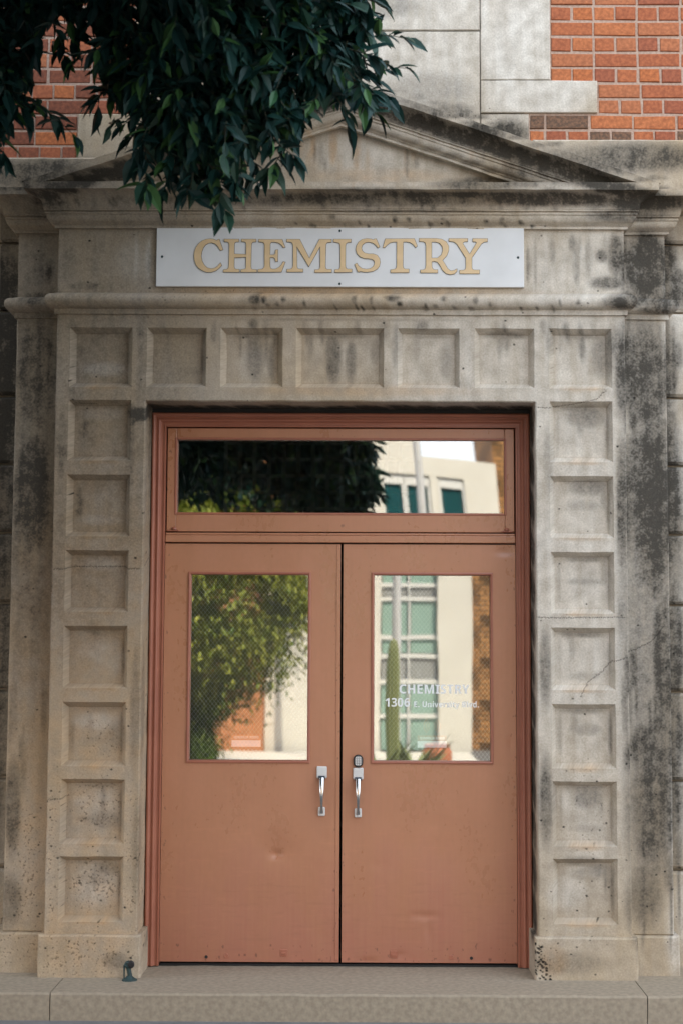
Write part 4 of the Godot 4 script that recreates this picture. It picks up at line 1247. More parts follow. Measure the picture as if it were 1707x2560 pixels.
		for r in 4:
			for c in 3:
				var kb := MB.new()
				kb.rbox(Vector3(0.0955 + (c - 1) * 0.0098 - 0.0036, 1.0145 + (r - 1.5) * 0.0108 - 0.0038, z + 0.016), Vector3(0.0955 + (c - 1) * 0.0098 + 0.0036, 1.0145 + (r - 1.5) * 0.0108 + 0.0038, z + 0.0188), 0.001)
				obj("button", kb, M.satin, texture_of.lock)
		text_part("CHEMISTRY", true, 0.302, 0.655, 1.351, 0.0455, gz + 0.0012, M.white_vinyl, d, "lettering")
		text_part("1306", true, 0.231, 0.354, 1.285, 0.043, gz + 0.0012, M.white_vinyl, d, "lettering")
		text_part("E. University Blvd.", true, 0.376, 0.704, 1.283, 0.0285, gz + 0.0012, M.white_vinyl, d, "lettering")
	else:
		var ast := MB.new()
		ast.rbox(Vector3(-0.0165, y0 + 0.01, z - 0.004), Vector3(0.0033, y1 - 0.004, z + 0.0035), 0.0015)
		obj("astragal", ast, M.paint, d)
	# fittings along the foot of the leaf
	var places := [[-0.655, 0.045], [-0.555, 0.051], [-0.27, 0.067]] if s < 0 else [[0.66, 0.046], [0.56, 0.05], [0.275, 0.062]]
	var hole := MB.new()
	hole.lathe(Vector3(places[0][0], places[0][1], z + 0.0015), [Vector2(0.0085, -0.002), Vector2(0.0075, 0.001), Vector2(0.0, 0.001)], 16, Vector3(0, 0, 1))
	obj("bolt_hole", hole, M.black, d)
	var disc := MB.new()
	disc.lathe(Vector3(places[1][0], places[1][1], z), [Vector2(0.0125, -0.002), Vector2(0.012, 0.003), Vector2(0.009, 0.004), Vector2(0.008, 0.0025), Vector2(0, 0.0025)], 18, Vector3(0, 0, 1))
	obj("cover_cap", disc, M.frame_paint, d)
	var bolt := MB.new()
	bolt.rbox(Vector3(places[2][0] - 0.018, places[2][1] - 0.017, z - 0.002), Vector3(places[2][0] + 0.018, places[2][1] + 0.017, z + 0.003), 0.002)
	bolt.rbox(Vector3(places[2][0] - 0.011, places[2][1] - 0.008, z + 0.003), Vector3(places[2][0] + 0.011, places[2][1] + 0.004, z + 0.007), 0.002)
	obj("bolt_plate", bolt, M.frame_paint, d)

func make_hall():
	var h := tag(Node3D.new(), "dark entrance hall seen dimly through the door glass", "", "", "structure")
	h.name = "entrance_hall"
	add_child(h, true)
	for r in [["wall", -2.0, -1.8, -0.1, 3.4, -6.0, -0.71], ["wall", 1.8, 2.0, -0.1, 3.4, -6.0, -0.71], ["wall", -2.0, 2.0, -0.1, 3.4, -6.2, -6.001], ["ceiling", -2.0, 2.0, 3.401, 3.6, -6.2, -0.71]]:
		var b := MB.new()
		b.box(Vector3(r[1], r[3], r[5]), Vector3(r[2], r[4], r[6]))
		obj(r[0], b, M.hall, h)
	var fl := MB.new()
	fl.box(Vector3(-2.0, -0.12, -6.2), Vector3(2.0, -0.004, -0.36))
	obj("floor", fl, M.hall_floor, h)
	var pb := thing("portrait_board", "dark board of small framed portraits hanging in the hall behind the transom", "notice board")
	var b := MB.new()
	b.rbox(Vector3(-0.95, 2.5, -4.2), Vector3(0.55, 3.3, -4.16), 0.004)
	obj("board", b, mat(0.42, 0.40, 0.36, 0.8), pb)
	for i in 13:
		for j in 6:
			var q := MB.new()
			q.box(Vector3(-0.92 + i * 0.112, 2.53 + j * 0.127, -4.16), Vector3(-0.92 + i * 0.112 + 0.08, 2.53 + j * 0.127 + 0.1, -4.152))
			obj("portrait", q, mat(0.05 + 0.04 * rng.randf(), 0.035 + 0.02 * rng.randf(), 0.03, 0.5), pb)
	# hanger straps from the ceiling
	var hg := MB.new()
	hg.box(Vector3(-0.8, 3.3, -4.19), Vector3(-0.78, 3.401, -4.17))
	hg.box(Vector3(0.38, 3.3, -4.19), Vector3(0.4, 3.401, -4.17))
	obj("strap", hg, M.black, pb)

# ---------------------------------------------------------------- step and ground
func make_ground():
	var st := tag(Node3D.new(), "grey concrete landing in front of the doors with worn front edge", "", "", "structure")
	st.name = "landing_step"
	add_child(st, true)
	for r in [[-6.0, -1.312], [-1.308, 1.418], [1.422, 6.0]]:
		var b := stone_mb(0.0025)
		var n := maxi(1, int((r[1] - r[0]) / 0.05))
		# tread, rounded nosing and riser
		var pr := [Vector2(-0.7, 0.0), Vector2(-0.3, 0.0), Vector2(-0.1, 0.0), Vector2(0.1, 0.0), Vector2(0.25, 0.0), Vector2(0.343, 0.0), Vector2(0.351, -0.003), Vector2(0.355, -0.010), Vector2(0.355, -0.06), Vector2(0.354, -0.131)]
		for i in n:
			var xa := lerpf(r[0], r[1], float(i) / n)
			var xb := lerpf(r[0], r[1], float(i + 1) / n)
			for e in pr.size() - 1:
				var a: Vector2 = pr[e]
				var c: Vector2 = pr[e + 1]
				b.quad(Vector3(xa, c.y, c.x), Vector3(xb, c.y, c.x), Vector3(xb, a.y, a.x), Vector3(xa, a.y, a.x))
		b.quad(Vector3(r[1], -0.13, 0.354), Vector3(r[1], -0.13, -0.7), Vector3(r[1], 0, -0.7), Vector3(r[1], 0, 0.345))
		b.quad(Vector3(r[0], -0.13, -0.7), Vector3(r[0], -0.13, 0.354), Vector3(r[0], 0, 0.345), Vector3(r[0], 0, -0.7))
		obj("slab", b, M.concrete, st)
	var g := MB.new()
	g.quad(Vector3(-60, -0.125, 60), Vector3(60, -0.125, 60), Vector3(60, -0.125, -60), Vector3(-60, -0.125, -60))
	tag(obj("pavement", g, M.pavement), "grey concrete pavement between the buildings", "", "", "structure")
	# holdback fixed to the landing
	var h := thing("door_holdback", "small dark green bronze door holdback standing on the landing by the left plinth", "door stop", Vector3(-0.99, 0.0, 0.085))
	var base := MB.new()
	base.lathe(Vector3(0.004, 0, 0), [Vector2(0.037, 0.0), Vector2(0.036, 0.005), Vector2(0.026, 0.009), Vector2(0.018, 0.016), Vector2(0.012, 0.022), Vector2(0, 0.022)], 24)
	obj("base", base, M.bronze, h)
	var stem := MB.new()
	stem.tube([Vector3(0.006, 0.01, 0), Vector3(0.004, 0.03, 0), Vector3(0.0, 0.05, 0), Vector3(-0.004, 0.066, 0.003), Vector3(-0.004, 0.076, 0.012)], [0.014, 0.011, 0.011, 0.013, 0.013], 12)
	obj("stem", stem, M.bronze, h)
	var arm := MB.new()
	arm.tube([Vector3(-0.021, 0.003, 0.004), Vector3(-0.022, 0.04, 0.004), Vector3(-0.021, 0.068, 0.004), Vector3(-0.01, 0.083, 0.006), Vector3(0.0, 0.086, 0.01)], [0.0035, 0.0035, 0.006, 0.008, 0.009], 10)
	obj("hook", arm, M.bronze, h)
	var cap := MB.new()
	cap.lathe(Vector3(0.009, 0.076, 0.0), [Vector2(0.0, -0.012), Vector2(0.014, -0.012), Vector2(0.017, 0.0), Vector2(0.017, 0.014), Vector2(0.013, 0.019), Vector2(0, 0.02)], 18, Vector3(0.15, -0.1, 1).normalized())
	obj("bumper", cap, M.black, h)

# ---------------------------------------------------------------- overhanging tree
func leaf_mesh(fold: float, droop: float, wide: float, tint: Color) -> ArrayMesh:
	var ts := [0.0, 0.12, 0.3, 0.55, 0.8, 1.0]
	var ws := [0.014, 0.09, 0.18, 0.185, 0.09, 0.0]
	var v := PackedVector3Array()
	var n := PackedVector3Array()
	var col := PackedColorArray()
	for i in 5:
		for s in [-1.0, 1.0]:
			var P := []
			for q in [[i, 0.0], [i, 1.0], [i + 1, 1.0], [i + 1, 0.0]]:
				var t: float = ts[q[0]]
				var w: float = ws[q[0]] * wide * q[1]
				P.append(Vector3(s * w, t, -droop * t * t + fold * w + 0.012 * sin(t * 9.0) * q[1]))
			var nn: Vector3 = (P[1] - P[0]).cross(P[2] - P[1])
			if nn.length() < 1e-9:
				nn = (P[1] - P[0]).cross(P[3] - P[0])
			nn = nn.normalized()
			if nn.z < 0:
				nn = -nn
			var order := [0, 2, 1, 0, 3, 2] if s > 0 else [0, 1, 2, 0, 2, 3]
			for o in order:
				v.append(P[o])
				n.append(nn)
				col.append(tint)
	var arr := []
	arr.resize(Mesh.ARRAY_MAX)
	arr[Mesh.ARRAY_VERTEX] = v
	arr[Mesh.ARRAY_NORMAL] = n
	arr[Mesh.ARRAY_COLOR] = col
	var am := ArrayMesh.new()
	am.add_surface_from_arrays(Mesh.PRIMITIVE_TRIANGLES, arr)
	return am

var leaf_at: Array[Transform3D] = []
var twig_mb: MB

func leaf_basis(dir: Vector3, up: Vector3, size: float, lean: float) -> Basis:
	var y := dir.normalized()
	var x := y.cross(up)
	if x.length() < 0.1:
		x = y.cross(Vector3(0.3, 0.1, 1))
	x = x.normalized()
	var z := x.cross(y).normalized()
	return Basis(x, y, z).rotated(y, lean) .scaled_local(Vector3(size, size, size))

func twig(pts: Array, count: int, size: float, wood := 0.0022):
	if wood > 0:
		var rad := []
		for i in pts.size():
			rad.append(wood * (1.0 - 0.6 * i / (pts.size() - 1)))
		twig_mb.tube(pts, rad, 4)
	for i in count:
		var t := (i + rng.randf() * 0.7) / count
		t = 0.08 + 0.92 * t
		var k := t * (pts.size() - 1)
		var a := mini(int(k), pts.size() - 2)
		var p: Vector3 = pts[a].lerp(pts[a + 1], k - a)
		var along: Vector3 = (pts[a + 1] - pts[a]).normalized()
		var side := Vector3(rng.randf_range(-1, 1), rng.randf_range(-0.75, 0.6), rng.randf_range(-0.6, 0.9)).normalized()
		var dir := (along * rng.randf_range(0.3, 1.0) + side * rng.randf_range(0.9, 1.4) + Vector3(0, -0.1, 0)).normalized()
		if i >= count - 2:
			dir = (along + side * 0.3 + Vector3(0, -0.4, 0)).normalized()
		var up := Vector3(rng.randf_range(-0.5, 0.5), 0.8, rng.randf_range(0.0, 1.0)).normalized()
		leaf_at.append(Transform3D(leaf_basis(dir, up, size * rng.randf_range(0.55, 1.2), rng.randf_range(-0.5, 0.5)), p))

func make_tree():
	twig_mb = MB.new()
	var tr := thing("overhanging_tree", "dark green broad-leaved tree whose branches hang over the doorway", "tree")
	var poly := PackedVector2Array([Vector2(-1.75, 4.35), Vector2(-1.75, 4.7), Vector2(0.06, 4.7), Vector2(0.06, 4.36), Vector2(0.09, 4.12), Vector2(0.04, 4.02), Vector2(0.1, 3.92), Vector2(0.1, 3.85), Vector2(0.0, 3.83), Vector2(-0.12, 3.84), Vector2(-0.2, 3.76), Vector2(-0.3, 3.65), Vector2(-0.4, 3.6), Vector2(-0.5, 3.55), Vector2(-0.62, 3.58), Vector2(-0.7, 3.6), Vector2(-0.77, 3.68), Vector2(-0.82, 3.76), Vector2(-0.9, 3.84), Vector2(-0.93, 3.95), Vector2(-1.0, 4.08), Vector2(-1.08, 4.2), Vector2(-1.16, 4.16), Vector2(-1.24, 4.06), Vector2(-1.29, 3.92), Vector2(-1.34, 3.78), Vector2(-1.38, 3.64), Vector2(-1.48, 3.54), Vector2(-1.75, 3.5)])
	var hub := Vector3(-0.75, 4.5, 1.9)
	var made := 0
	while made < 1150:
		var p := Vector2(rng.randf_range(-1.75, 0.2), rng.randf_range(3.4, 4.7))
		if not Geometry2D.is_point_in_polygon(p, poly):
			continue
		var near := 9.0
		for i in poly.size():
			var c := Geometry2D.get_closest_point_to_segment(p, poly[i], poly[(i + 1) % poly.size()])
			near = minf(near, c.distance_to(p))
		var half := minf(0.05 + near * 1.2, 0.75)
		var z := 1.5 + rng.randf_range(-1, 1) * half
		var a := Vector3(p.x, p.y, z)
		var dir := (a - hub).normalized() * 0.6 + Vector3(rng.randf_range(-1.0, 1.0), rng.randf_range(-0.8, 0.5), rng.randf_range(-0.6, 0.9))
		var len := minf(rng.randf_range(0.12, 0.26), 0.05 + near * 1.3)
		dir = dir.normalized() * len
		var b := a - dir * 0.7
		twig([b, b + dir * 0.6 + Vector3(0, 0.012, 0), a + dir * 0.3 + Vector3(0, -0.01, 0)], 11, 0.105)
		made += 1
	# sprays that hang clear of the mass
	for s in [[Vector2(-0.57, 3.52), Vector2(-0.48, 3.40), Vector2(-0.43, 3.31)], [Vector2(-0.5, 3.5), Vector2(-0.46, 3.42), Vector2(-0.47, 3.34)], [Vector2(-0.65, 3.52), Vector2(-0.69, 3.44), Vector2(-0.70, 3.38)], [Vector2(-0.51, 3.5), Vector2(-0.43, 3.45), Vector2(-0.39, 3.4)], [Vector2(-0.27, 3.62), Vector2(-0.21, 3.56), Vector2(-0.16, 3.52)], [Vector2(-0.21, 3.6), Vector2(-0.25, 3.54), Vector2(-0.28, 3.49)], [Vector2(-0.02, 3.82), Vector2(0.03, 3.74), Vector2(0.05, 3.67)], [Vector2(0.05, 3.96), Vector2(0.15, 3.93), Vector2(0.21, 3.9)], [Vector2(0.05, 3.85), Vector2(0.12, 3.79), Vector2(0.17, 3.76)], [Vector2(0.02, 3.9), Vector2(0.1, 3.84), Vector2(0.15, 3.83)],
			[Vector2(-1.42, 3.9), Vector2(-1.32, 3.8), Vector2(-1.26, 3.73)], [Vector2(-1.36, 3.82), Vector2(-1.25, 3.78), Vector2(-1.13, 3.7), Vector2(-1.03, 3.6)], [Vector2(-1.42, 3.75), Vector2(-1.37, 3.64), Vector2(-1.35, 3.54)], [Vector2(-1.45, 3.66), Vector2(-1.4, 3.57), Vector2(-1.38, 3.48)], [Vector2(-0.74, 3.64), Vector2(-0.79, 3.58), Vector2(-0.81, 3.54)], [Vector2(-0.9, 3.9), Vector2(-0.95, 3.82), Vector2(-0.97, 3.75)], [Vector2(-0.38, 3.52), Vector2(-0.38, 3.46), Vector2(-0.4, 3.4)], [Vector2(-0.07, 3.78), Vector2(-0.1, 3.73), Vector2(-0.13, 3.68)], [Vector2(0.05, 4.14), Vector2(0.1, 4.08), Vector2(0.13, 4.02)], [Vector2(-0.76, 3.54), Vector2(-0.76, 3.45), Vector2(-0.75, 3.39)], [Vector2(-0.57, 3.47), Vector2(-0.58, 3.42), Vector2(-0.6, 3.39)], [Vector2(0.03, 4.3), Vector2(0.1, 4.25), Vector2(0.13, 4.18)], [Vector2(-1.15, 4.15), Vector2(-1.2, 4.05), Vector2(-1.22, 3.96)], [Vector2(-1.05, 4.15), Vector2(-1.07, 4.07), Vector2(-1.06, 4.0)]]:
		var pts := []
		var zz := rng.randf_range(1.4, 1.62)
		for p in s:
			pts.append(Vector3(p.x, p.y, zz + rng.randf_range(-0.03, 0.03)))
		twig(pts, 11 if s.size() == 3 else 16, 0.115, 0.003)
	# young shoots all along the lower edge, with gaps between them
	for e in [[Vector2(0.09, 4.3), Vector2(0.5, 0.1), 3], [Vector2(0.07, 4.05), Vector2(0.8, -0.1), 3], [Vector2(0.1, 3.9), Vector2(0.9, -0.2), 4], [Vector2(0.03, 3.84), Vector2(0.5, -0.8), 4], [Vector2(-0.12, 3.84), Vector2(0.1, -1.0), 4], [Vector2(-0.25, 3.7), Vector2(0.4, -0.9), 5], [Vector2(-0.4, 3.6), Vector2(0.1, -1.0), 6], [Vector2(-0.55, 3.57), Vector2(0.0, -1.0), 6], [Vector2(-0.7, 3.6), Vector2(-0.2, -1.0), 5], [Vector2(-0.82, 3.75), Vector2(-0.5, -0.7), 4], [Vector2(-0.92, 3.95), Vector2(-0.6, -0.6), 4], [Vector2(-1.05, 4.15), Vector2(-0.3, -0.8), 3], [Vector2(-1.25, 4.05), Vector2(0.5, -0.6), 3], [Vector2(-1.33, 3.8), Vector2(0.5, -0.7), 3], [Vector2(-1.4, 3.62), Vector2(0.2, -0.9), 3]]:
		for k in e[2]:
			var from := Vector3(e[0].x + rng.randf_range(-0.07, 0.07), e[0].y + rng.randf_range(-0.02, 0.05), rng.randf_range(1.25, 1.75))
			var to := Vector3(e[1].x + rng.randf_range(-0.5, 0.5), e[1].y + rng.randf_range(-0.2, 0.3), rng.randf_range(-0.3, 0.4)).normalized() * rng.randf_range(0.07, 0.17)
			twig([from, from + to * 0.5 + Vector3(0, 0.01, 0), from + to], rng.randi_range(5, 9), 0.1, 0.0025)
	var seen := leaf_at.size()
	# the rest of the crown: to the left, above and over the walk
	while leaf_at.size() < seen + 115000:
		var z := rng.randf_range(0.7, 8.6) if rng.randf() < 0.6 else rng.randf_range(1.0, 4.5)  # crowded above the view too, to darken the upper left front
		var x := rng.randf_range(-4.2, 0.05) if rng.randf() < 0.6 else rng.randf_range(-2.1, 0.05)
		var edge := 1.58 + 0.432 * (7.5 - z) + 0.28
		var y := maxf(edge, 2.95 + 0.25 * sin(x * 3.0 + z)) + absf(rng.randfn(0.0, 0.4))
		var out_left := x < 0.104 - 0.24 * (7.5 - z) - 0.3
		if out_left:
			y = rng.randf_range(2.0 if z < 2.6 or x < -2.6 else 3.0, 5.4)  # out of view: crown brought low and dense to shade the left front
		elif z < 1.0:
			continue
		if z > 4.3 and not out_left and x > -0.35 and rng.randf() < 0.4:
			continue
		if z < 7.2 and y < edge and not out_left:
			continue
		var a := Vector3(x, y, z)
		var dir := Vector3(rng.randf_range(-1, 1), rng.randf_range(-0.9, 0.2), rng.randf_range(-1, 1)).normalized() * 0.22
		twig([a - dir * 0.5, a, a + dir * 0.5], 14, 0.12, 0.0)
	# trunk and limbs
	var tk := MB.new()
	tk.tube([Vector3(-4.1, -0.2, 4.6), Vector3(-4.0, 0.4, 4.5), Vector3(-3.85, 1.6, 4.35), Vector3(-3.6, 2.6, 4.1), Vector3(-3.3, 3.3, 3.8)], [0.32, 0.24, 0.2, 0.18, 0.16], 14)
	obj("trunk", tk, M.bark, tr)
	for l in [[Vector3(-3.3, 3.3, 3.8), Vector3(-2.6, 4.0, 3.0), Vector3(-1.8, 4.5, 2.2), Vector3(-0.9, 4.62, 1.75), Vector3(-0.2, 4.5, 1.6)], [Vector3(-3.3, 3.3, 3.8), Vector3(-2.6, 4.1, 4.6), Vector3(-1.7, 4.3, 5.6), Vector3(-0.7, 4.1, 6.4), Vector3(-0.1, 3.8, 6.8)], [Vector3(-2.0, 4.4, 2.4), Vector3(-1.75, 4.3, 1.8), Vector3(-1.5, 4.05, 1.55), Vector3(-1.38, 3.85, 1.5)], [Vector3(-1.3, 4.58, 1.95), Vector3(-0.9, 4.2, 1.6), Vector3(-0.65, 3.8, 1.5), Vector3(-0.55, 3.5, 1.5)], [Vector3(-0.7, 4.6, 1.7), Vector3(-0.35, 4.2, 1.55), Vector3(-0.1, 3.95, 1.5), Vector3(0.06, 3.9, 1.5)]]:
		var b := MB.new()
		var rad := []
		for i in l.size():
			rad.append(lerpf(0.07, 0.012, float(i) / (l.size() - 1)))
		if l[0].x > -2.5:
			for i in rad.size():
				rad[i] *= 0.3
		b.tube(l, rad, 9)
		obj("limb", b, M.bark, tr)
	var tw := obj("twigs", twig_mb, M.twig, tr)
	tw.set_meta("kind", "stuff")
	# the leaves nearest the viewer, each its own; then the mass behind them
	var order := range(seen)
	order.sort_custom(func(i, j): return leaf_at[i].origin.z > leaf_at[j].origin.z)
	var forms := []
	for q in 3:
		forms.append(leaf_mesh(0.35 + 0.15 * q, 0.12 + 0.1 * q, 0.95 + 0.1 * q, Color.WHITE))
	var single := {}
	for i in 300:
		var k: int = order[i * 3]
		single[k] = true
		var r := rng.randf()
		add_mesh("leaf", forms[rng.randi() % 3], M.leaves[3 if r < 0.08 else int(r * 2.99)], tr, leaf_at[k])
	var rest := []
	for i in leaf_at.size():
		if not single.has(i):
			rest.append(i)
	var mm := MultiMesh.new()
	mm.transform_format = MultiMesh.TRANSFORM_3D
	mm.use_colors = true
	mm.mesh = leaf_mesh(0.45, 0.18, 1.0, Color.WHITE)
	mm.instance_count = rest.size()
	for i in rest.size():
		mm.set_instance_transform(i, leaf_at[rest[i]])
		var r := rng.randf()
		var c := Color(0.014, 0.058, 0.048).lerp(Color(0.007, 0.034, 0.033), rng.randf())
		if r < 0.12:
			c = Color(0.05, 0.13, 0.04)
		elif r < 0.35:
			c = Color(0.020, 0.064, 0.042)
		mm.set_instance_color(i, c)
	var fo := MultiMeshInstance3D.new()
	fo.name = "foliage"
	fo.multimesh = mm
	fo.material_override = M.leaf
	fo.set_meta("kind", "stuff")
	tr.add_child(fo, true)

# ---------------------------------------------------------------- across the walk: what the glass reflects
func make_opposite():
	var zf := 17.5
	var c := thing("cream_building", "cream rendered building across the walk with teal windows, seen in the glass", "building")
	var b := MB.new()
	for r in [[-1.47, 0.44, -0.13, 3.7], [1.39, 1.97, -0.13, 3.7], [-1.47, 0.03, 3.7, 4.62], [1.42, 1.97, 3.7, 4.62], [-1.47, 1.97, 4.62, 4.95], [-1.47, 0.7, 4.95, 5.6], [0.44, 1.39, 3.2, 3.7], [0.835, 0.965, 3.701, 4.619]]:
		b.box(Vector3(r[0] + 0.001, r[2], zf), Vector3(r[1] - 0.001, r[3], zf + 0.35))
	obj("wall", b, M.cream, c)
	var core := MB.new()
	core.box(Vector3(-1.46, -0.13, zf + 0.36), Vector3(1.96, 4.9, zf + 6))
	obj("wall", core, M.cream, c)
	# upper windows
	for r in [[0.03, 0.38], [0.43, 0.8], [1.0, 1.4]]:
		var f := MB.new()
		f.box(Vector3(r[0] - 0.03, 3.7, zf + 0.04), Vector3(r[1] + 0.03, 3.75, zf + 0.14))
		f.box(Vector3(r[0] - 0.03, 4.45, zf + 0.04), Vector3(r[1] + 0.03, 4.6, zf + 0.14))
		f.box(Vector3(r[0] - 0.03, 3.752, zf + 0.04), Vector3(r[0] + 0.02, 4.448, zf + 0.14))
		f.box(Vector3(r[1] - 0.02, 3.752, zf + 0.04), Vector3(r[1] + 0.03, 4.448, zf + 0.14))
		var w := obj("window", f, M.white, c)
		var p := MB.new()
		p.box(Vector3(r[0] + 0.02, 3.752, zf + 0.09), Vector3(r[1] - 0.02, 4.448, zf + 0.1))
		obj("pane", p, M.teal_glass, w)
	# glazed bay below, with louvres
	for r in [[0.44, 0.9], [0.92, 1.39]]:
		for q in [[-0.1, 0.42, 0], [0.5, 1.0, 0], [1.04, 1.4, 1], [1.5, 1.72, 0], [1.8, 2.35, 0], [2.45, 2.62, 1], [2.66, 3.15, 0]]:
			var p := MB.new()
			p.box(Vector3(r[0] + 0.02, q[0], zf + 0.15), Vector3(r[1] - 0.02, q[1], zf + 0.17))
			obj("glazing_panel" if q[2] == 0 else "louver_panel", p, M.green_glass if q[2] == 0 else M.louver, c)
	var fr := MB.new()
	for y in [0.46, 1.02, 1.45, 1.76, 2.4, 2.64]:
		fr.box(Vector3(0.441, y - 0.035, zf + 0.1), Vector3(1.389, y + 0.035, zf + 0.2))
	obj("bay_frame", fr, M.white, c)
	var mu := MB.new()
	mu.box(Vector3(0.895, -0.12, zf + 0.08), Vector3(0.925, 3.2, zf + 0.21))
	obj("mullion", mu, M.white, c)
	var ap := MB.new()
	ap.box(Vector3(-9, -0.2, 13.4), Vector3(1.9, -0.11, 17.3))
	tag(obj("sidewalk", ap, M.cream), "pale concrete sidewalk along the cream building", "", "", "structure")
	var k := thing("orange_brick_building", "orange brick building beside the cream one, left in the door glass", "building")
	var kb := MB.new()
	kb.box(Vector3(-9, -0.13, zf - 0.2), Vector3(-1.48, 6.5, zf + 5))
	obj("wall", kb, tri_mat(noise_tex(0.02, Color(0.42, 0.17, 0.07), Color(0.52, 0.23, 0.10), 256, 4, 91), 1.0, 0.9), k)
	# coursed brick of the wall on the other side
	var im := Image.create(128, 128, false, Image.FORMAT_RGB8)
	for y in 128:
		for x in 128:
			var row := y / 16
			var col := (x + (row % 2) * 16) / 32
			var edge := y % 16 < 3 or (x + (row % 2) * 16) % 32 < 3
			var s := 0.3 + 0.9 * absf(sin(row * 12.9 + col * 78.2))
			im.set_pixel(x, y, (Color(0.05, 0.045, 0.03) if edge else Color(0.38 * s, 0.19 * s, 0.07 * s)).linear_to_srgb())
	var rbm := tri_mat(ImageTexture.create_from_image(im), 1.4, 0.9)
	var k2 := thing("brown_brick_building", "brown brick building with rough courses at right in the door glass", "building")
	var kb2 := MB.new()
	kb2.box(Vector3(1.98, -0.13, zf + 0.6), Vector3(9, 7.0, zf + 6))
	obj("wall", kb2, rbm, k2)
	var po := thing("lamp_post", "pale grey lamp post standing before the cream building", "lamp post", Vector3(0.62, -0.13, 14.2))
	var pb := MB.new()
	pb.tube([Vector3(0, 0, 0), Vector3(0, 6.5, 0)], [0.07, 0.05], 14)
	obj("pole", pb, M.pole, po)
	var pa := MB.new()
	pa.lathe(Vector3(0, 6.5, 0), [Vector2(0.06, 0), Vector2(0.22, 0.05), Vector2(0.2, 0.16), Vector2(0, 0.22)], 18)
	obj("lamp_head", pa, M.pole, po)
	# saguaro with its ribs
	var sg := thing("saguaro_cactus", "tall single-stemmed green cactus reflected in the right door glass", "cactus", Vector3(0.5, -0.13, 10.6))
	var sb := MB.new()
	var prof := [Vector2(0.06, 0.0), Vector2(0.072, 0.4), Vector2(0.076, 1.0), Vector2(0.072, 1.5), Vector2(0.06, 1.7), Vector2(0.035, 1.8), Vector2(0, 1.83)]
	for e in prof.size() - 1:
		for i in 48:
			var q := []
			for w in [[i, e], [i + 1, e], [i + 1, e + 1], [i, e + 1]]:
				var a: float = TAU * w[0] / 48.0
				var r: float = prof[w[1]].x * (1.0 + 0.12 * cos(a * 12.0))
				q.append(Vector3(cos(a) * r, prof[w[1]].y, -sin(a) * r))
			sb.quad(q[0], q[1], q[2], q[3])
	obj("stem", sb, M.cactus, sg)
	# spiky rosette plants at its foot
	var ag := MB.new()
	for i in 40:
		var a := rng.randf() * TAU
		var t := rng.randf_range(0.25, 1.2)
		var ln := rng.randf_range(0.6, 1.05)
		var dir := Vector3(cos(a) * cos(t), sin(t), sin(a) * cos(t))
		var sd := dir.cross(Vector3.UP).normalized() * 0.045
		var root := Vector3(0, 0, 0)
		var tip := dir * ln + Vector3(0, -0.12, 0)
		var midp := dir * ln * 0.5
		ag.quad(root - sd * 0.6, root + sd * 0.6, midp + sd, midp - sd)
		ag.tri(midp - sd, midp + sd, tip)
	var agm := ag.mesh()
	for q in [[Vector3(0.3, -0.13, 10.2), "spiky green yucca left of the cactus foot"], [Vector3(0.75, -0.13, 10.8), "spiky green yucca right of the cactus foot"]]:
		tag(add_mesh("yucca", agm, M.cactus, self, Transform3D(Basis(), q[0])), q[1], "plant", "yuccas round the cactus")
	var pt := thing("terracotta_pot", "round orange terracotta pot on the pavement before the cream pier", "pot", Vector3(1.15, -0.125, 13.0))
	var pp := MB.new()
	pp.lathe(Vector3.ZERO, [Vector2(0.0, 0.0), Vector2(0.12, 0.0), Vector2(0.2, 0.15), Vector2(0.2, 0.3), Vector2(0.16, 0.36), Vector2(0.18, 0.4), Vector2(0.14, 0.4), Vector2(0.12, 0.3), Vector2(0, 0.28)], 24)
	obj("body", pp, M.terracotta, pt)
	# sunlit bushy tree
	var t := thing("leafy_tree", "sunlit bushy green tree reflected in the left door glass", "tree", Vector3(-2.0, -0.13, 12.6))
	var tk := MB.new()
	tk.tube([Vector3(-0.5, 0, 0), Vector3(-0.42, 0.7, 0), Vector3(-0.3, 1.5, 0.05), Vector3(0, 2.6, 0)], [0.11, 0.085, 0.07, 0.03], 10)
	obj("trunk", tk, M.bark, t)
	var mm := MultiMesh.new()
	mm.transform_format = MultiMesh.TRANSFORM_3D
	mm.use_colors = true
	mm.mesh = leaf_mesh(0.3, 0.1, 0.8, Color.WHITE)
	var clumps := []
	for i in 136:
		var u := Vector3(rng.randfn(), rng.randfn(), rng.randfn()).normalized()
		if i >= 120:
			clumps.append([Vector3(rng.randf_range(-0.6, 0.06), rng.randf_range(0.2, 1.3), rng.randf_range(-0.3, 0.3)), 0.25, 0.0])
			continue
		clumps.append([Vector3(u.x * 1.55 - 0.15, 2.5 + u.y * 1.5, u.z * 1.1) * Vector3(rng.randf_range(0.5, 1.0), 1.0, rng.randf_range(0.5, 1.0)), rng.randf_range(0.28, 0.5), rng.randf()])
	mm.instance_count = 70000
	for i in 70000:
		var cl = clumps[rng.randi() % clumps.size()]
		var u := Vector3(rng.randfn(), rng.randfn(), rng.randfn()) * 0.5
		var p: Vector3 = cl[0] + u * cl[1]
		var dir := Vector3(rng.randf_range(-1, 1), rng.randf_range(-1.2, 0.5), rng.randf_range(-1, 1)).normalized()
		mm.set_instance_transform(i, Transform3D(leaf_basis(dir, Vector3(rng.randf_range(-0.5, 0.5), 1, rng.randf_range(-0.5, 0.5)), rng.randf_range(0.07, 0.13), 0.0), p))
		mm.set_instance_color(i, Color(0.10, 0.17, 0.02).lerp(Color(0.36, 0.37, 0.06), clampf(cl[2] + rng.randf_range(-0.3, 0.3), 0, 1)))
	var fo := MultiMeshInstance3D.new()
	fo.name = "crown"
	fo.multimesh = mm
	fo.material_override = M.leaf
	fo.set_meta("kind", "stuff")
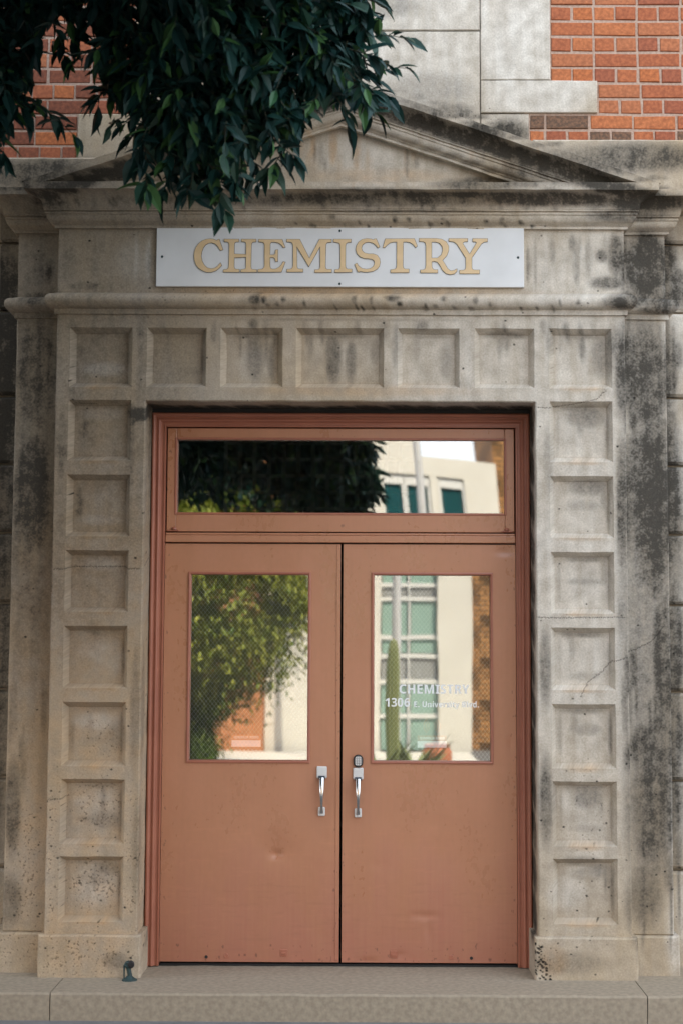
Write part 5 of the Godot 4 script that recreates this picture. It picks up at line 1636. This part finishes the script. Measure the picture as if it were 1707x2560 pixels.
	t.add_child(fo, true)

func _ready():
	# camera
	var cam := Camera3D.new()
	cam.name = "camera"
	cam.projection = Camera3D.PROJECTION_FRUSTUM
	cam.near = 0.1
	cam.far = 200.0
	cam.size = 2.0 * 0.1 * (1280.0 / 3810.0)
	cam.frustum_offset = Vector2(-24.0 / 3810.0 * 0.1, 0.0)
	var yaw := Basis(Vector3.UP, 0.00635)
	cam.transform = Transform3D(yaw * Basis(Vector3.RIGHT, 0.0892) * Basis(Vector3(0, 0, 1), 0.00418), Vector3(0.104, 1.578, 7.5))
	add_child(cam)
	cam.current = true
	var lens := CameraAttributesPhysical.new()
	lens.frustum_focal_length = 53.6
	lens.frustum_focus_distance = 7.72
	lens.frustum_near = 0.1
	lens.frustum_far = 200.0
	lens.exposure_aperture = 2.0
	cam.attributes = lens
	# sky and exposure
	var env := Environment.new()
	env.background_mode = Environment.BG_SKY
	var sm := ProceduralSkyMaterial.new()
	sm.sky_top_color = Color(0.74, 0.78, 0.84)
	sm.sky_horizon_color = Color(0.90, 0.91, 0.91)
	sm.sky_curve = 0.14
	sm.ground_bottom_color = Color(0.4, 0.38, 0.36)
	sm.ground_horizon_color = Color(0.6, 0.6, 0.6)
	sm.sun_angle_max = 8.0
	var sky := Sky.new()
	sky.sky_material = sm
	env.sky = sky
	env.background_energy_multiplier = 1.5
	env.tonemap_mode = Environment.TONE_MAPPER_LINEAR
	env.tonemap_exposure = 3.05
	env.sdfgi_enabled = true
	env.ssao_enabled = true
	env.ssil_enabled = true
	var we := WorldEnvironment.new()
	we.environment = env
	add_child(we)
	# the sun stands behind the building: its front lies in open shade, the far side of the walk is lit
	var sun := DirectionalLight3D.new()
	sun.name = "sun"
	sun.light_energy = 1.1
	sun.light_color = Color(1.0, 0.95, 0.86)
	sun.light_angular_distance = 0.5
	sun.shadow_enabled = true
	sun.transform = Transform3D(Basis.looking_at(Vector3(-0.35, -0.80, 0.62).normalized(), Vector3.UP), Vector3(0, 20, 0))
	add_child(sun)
	wob.seed = 11
	wob.frequency = 0.35
	wob.fractal_octaves = 2
	rng.seed = 2024
	dents = [[-0.31, 0.548, 0.028, 0.02, 0.009], [-0.3, 0.56, 0.09, 0.07, 0.005], [0.43, 0.25, 0.06, 0.02, 0.005], [0.45, 0.17, 0.016, 0.05, 0.005], [0.3, 0.06, 0.03, 0.015, 0.004], [0.14, 0.03, 0.04, 0.015, 0.005], [0.83, 2.07, 0.04, 0.02, 0.005], [-0.06, 0.14, 0.05, 0.05, 0.002], [-0.5, 0.3, 0.12, 0.08, 0.0016], [0.6, 0.55, 0.2, 0.12, 0.0014], [0.2, 0.5, 0.05, 0.03, 0.0016], [0.86, 1.1, 0.015, 0.04, 0.003]]
	make_materials()
	make_building()
	make_doorway()
	make_frame()
	make_hall()
	make_ground()
	make_sign()
	make_door(-1.0)
	make_door(1.0)
	make_tree()
	make_opposite()
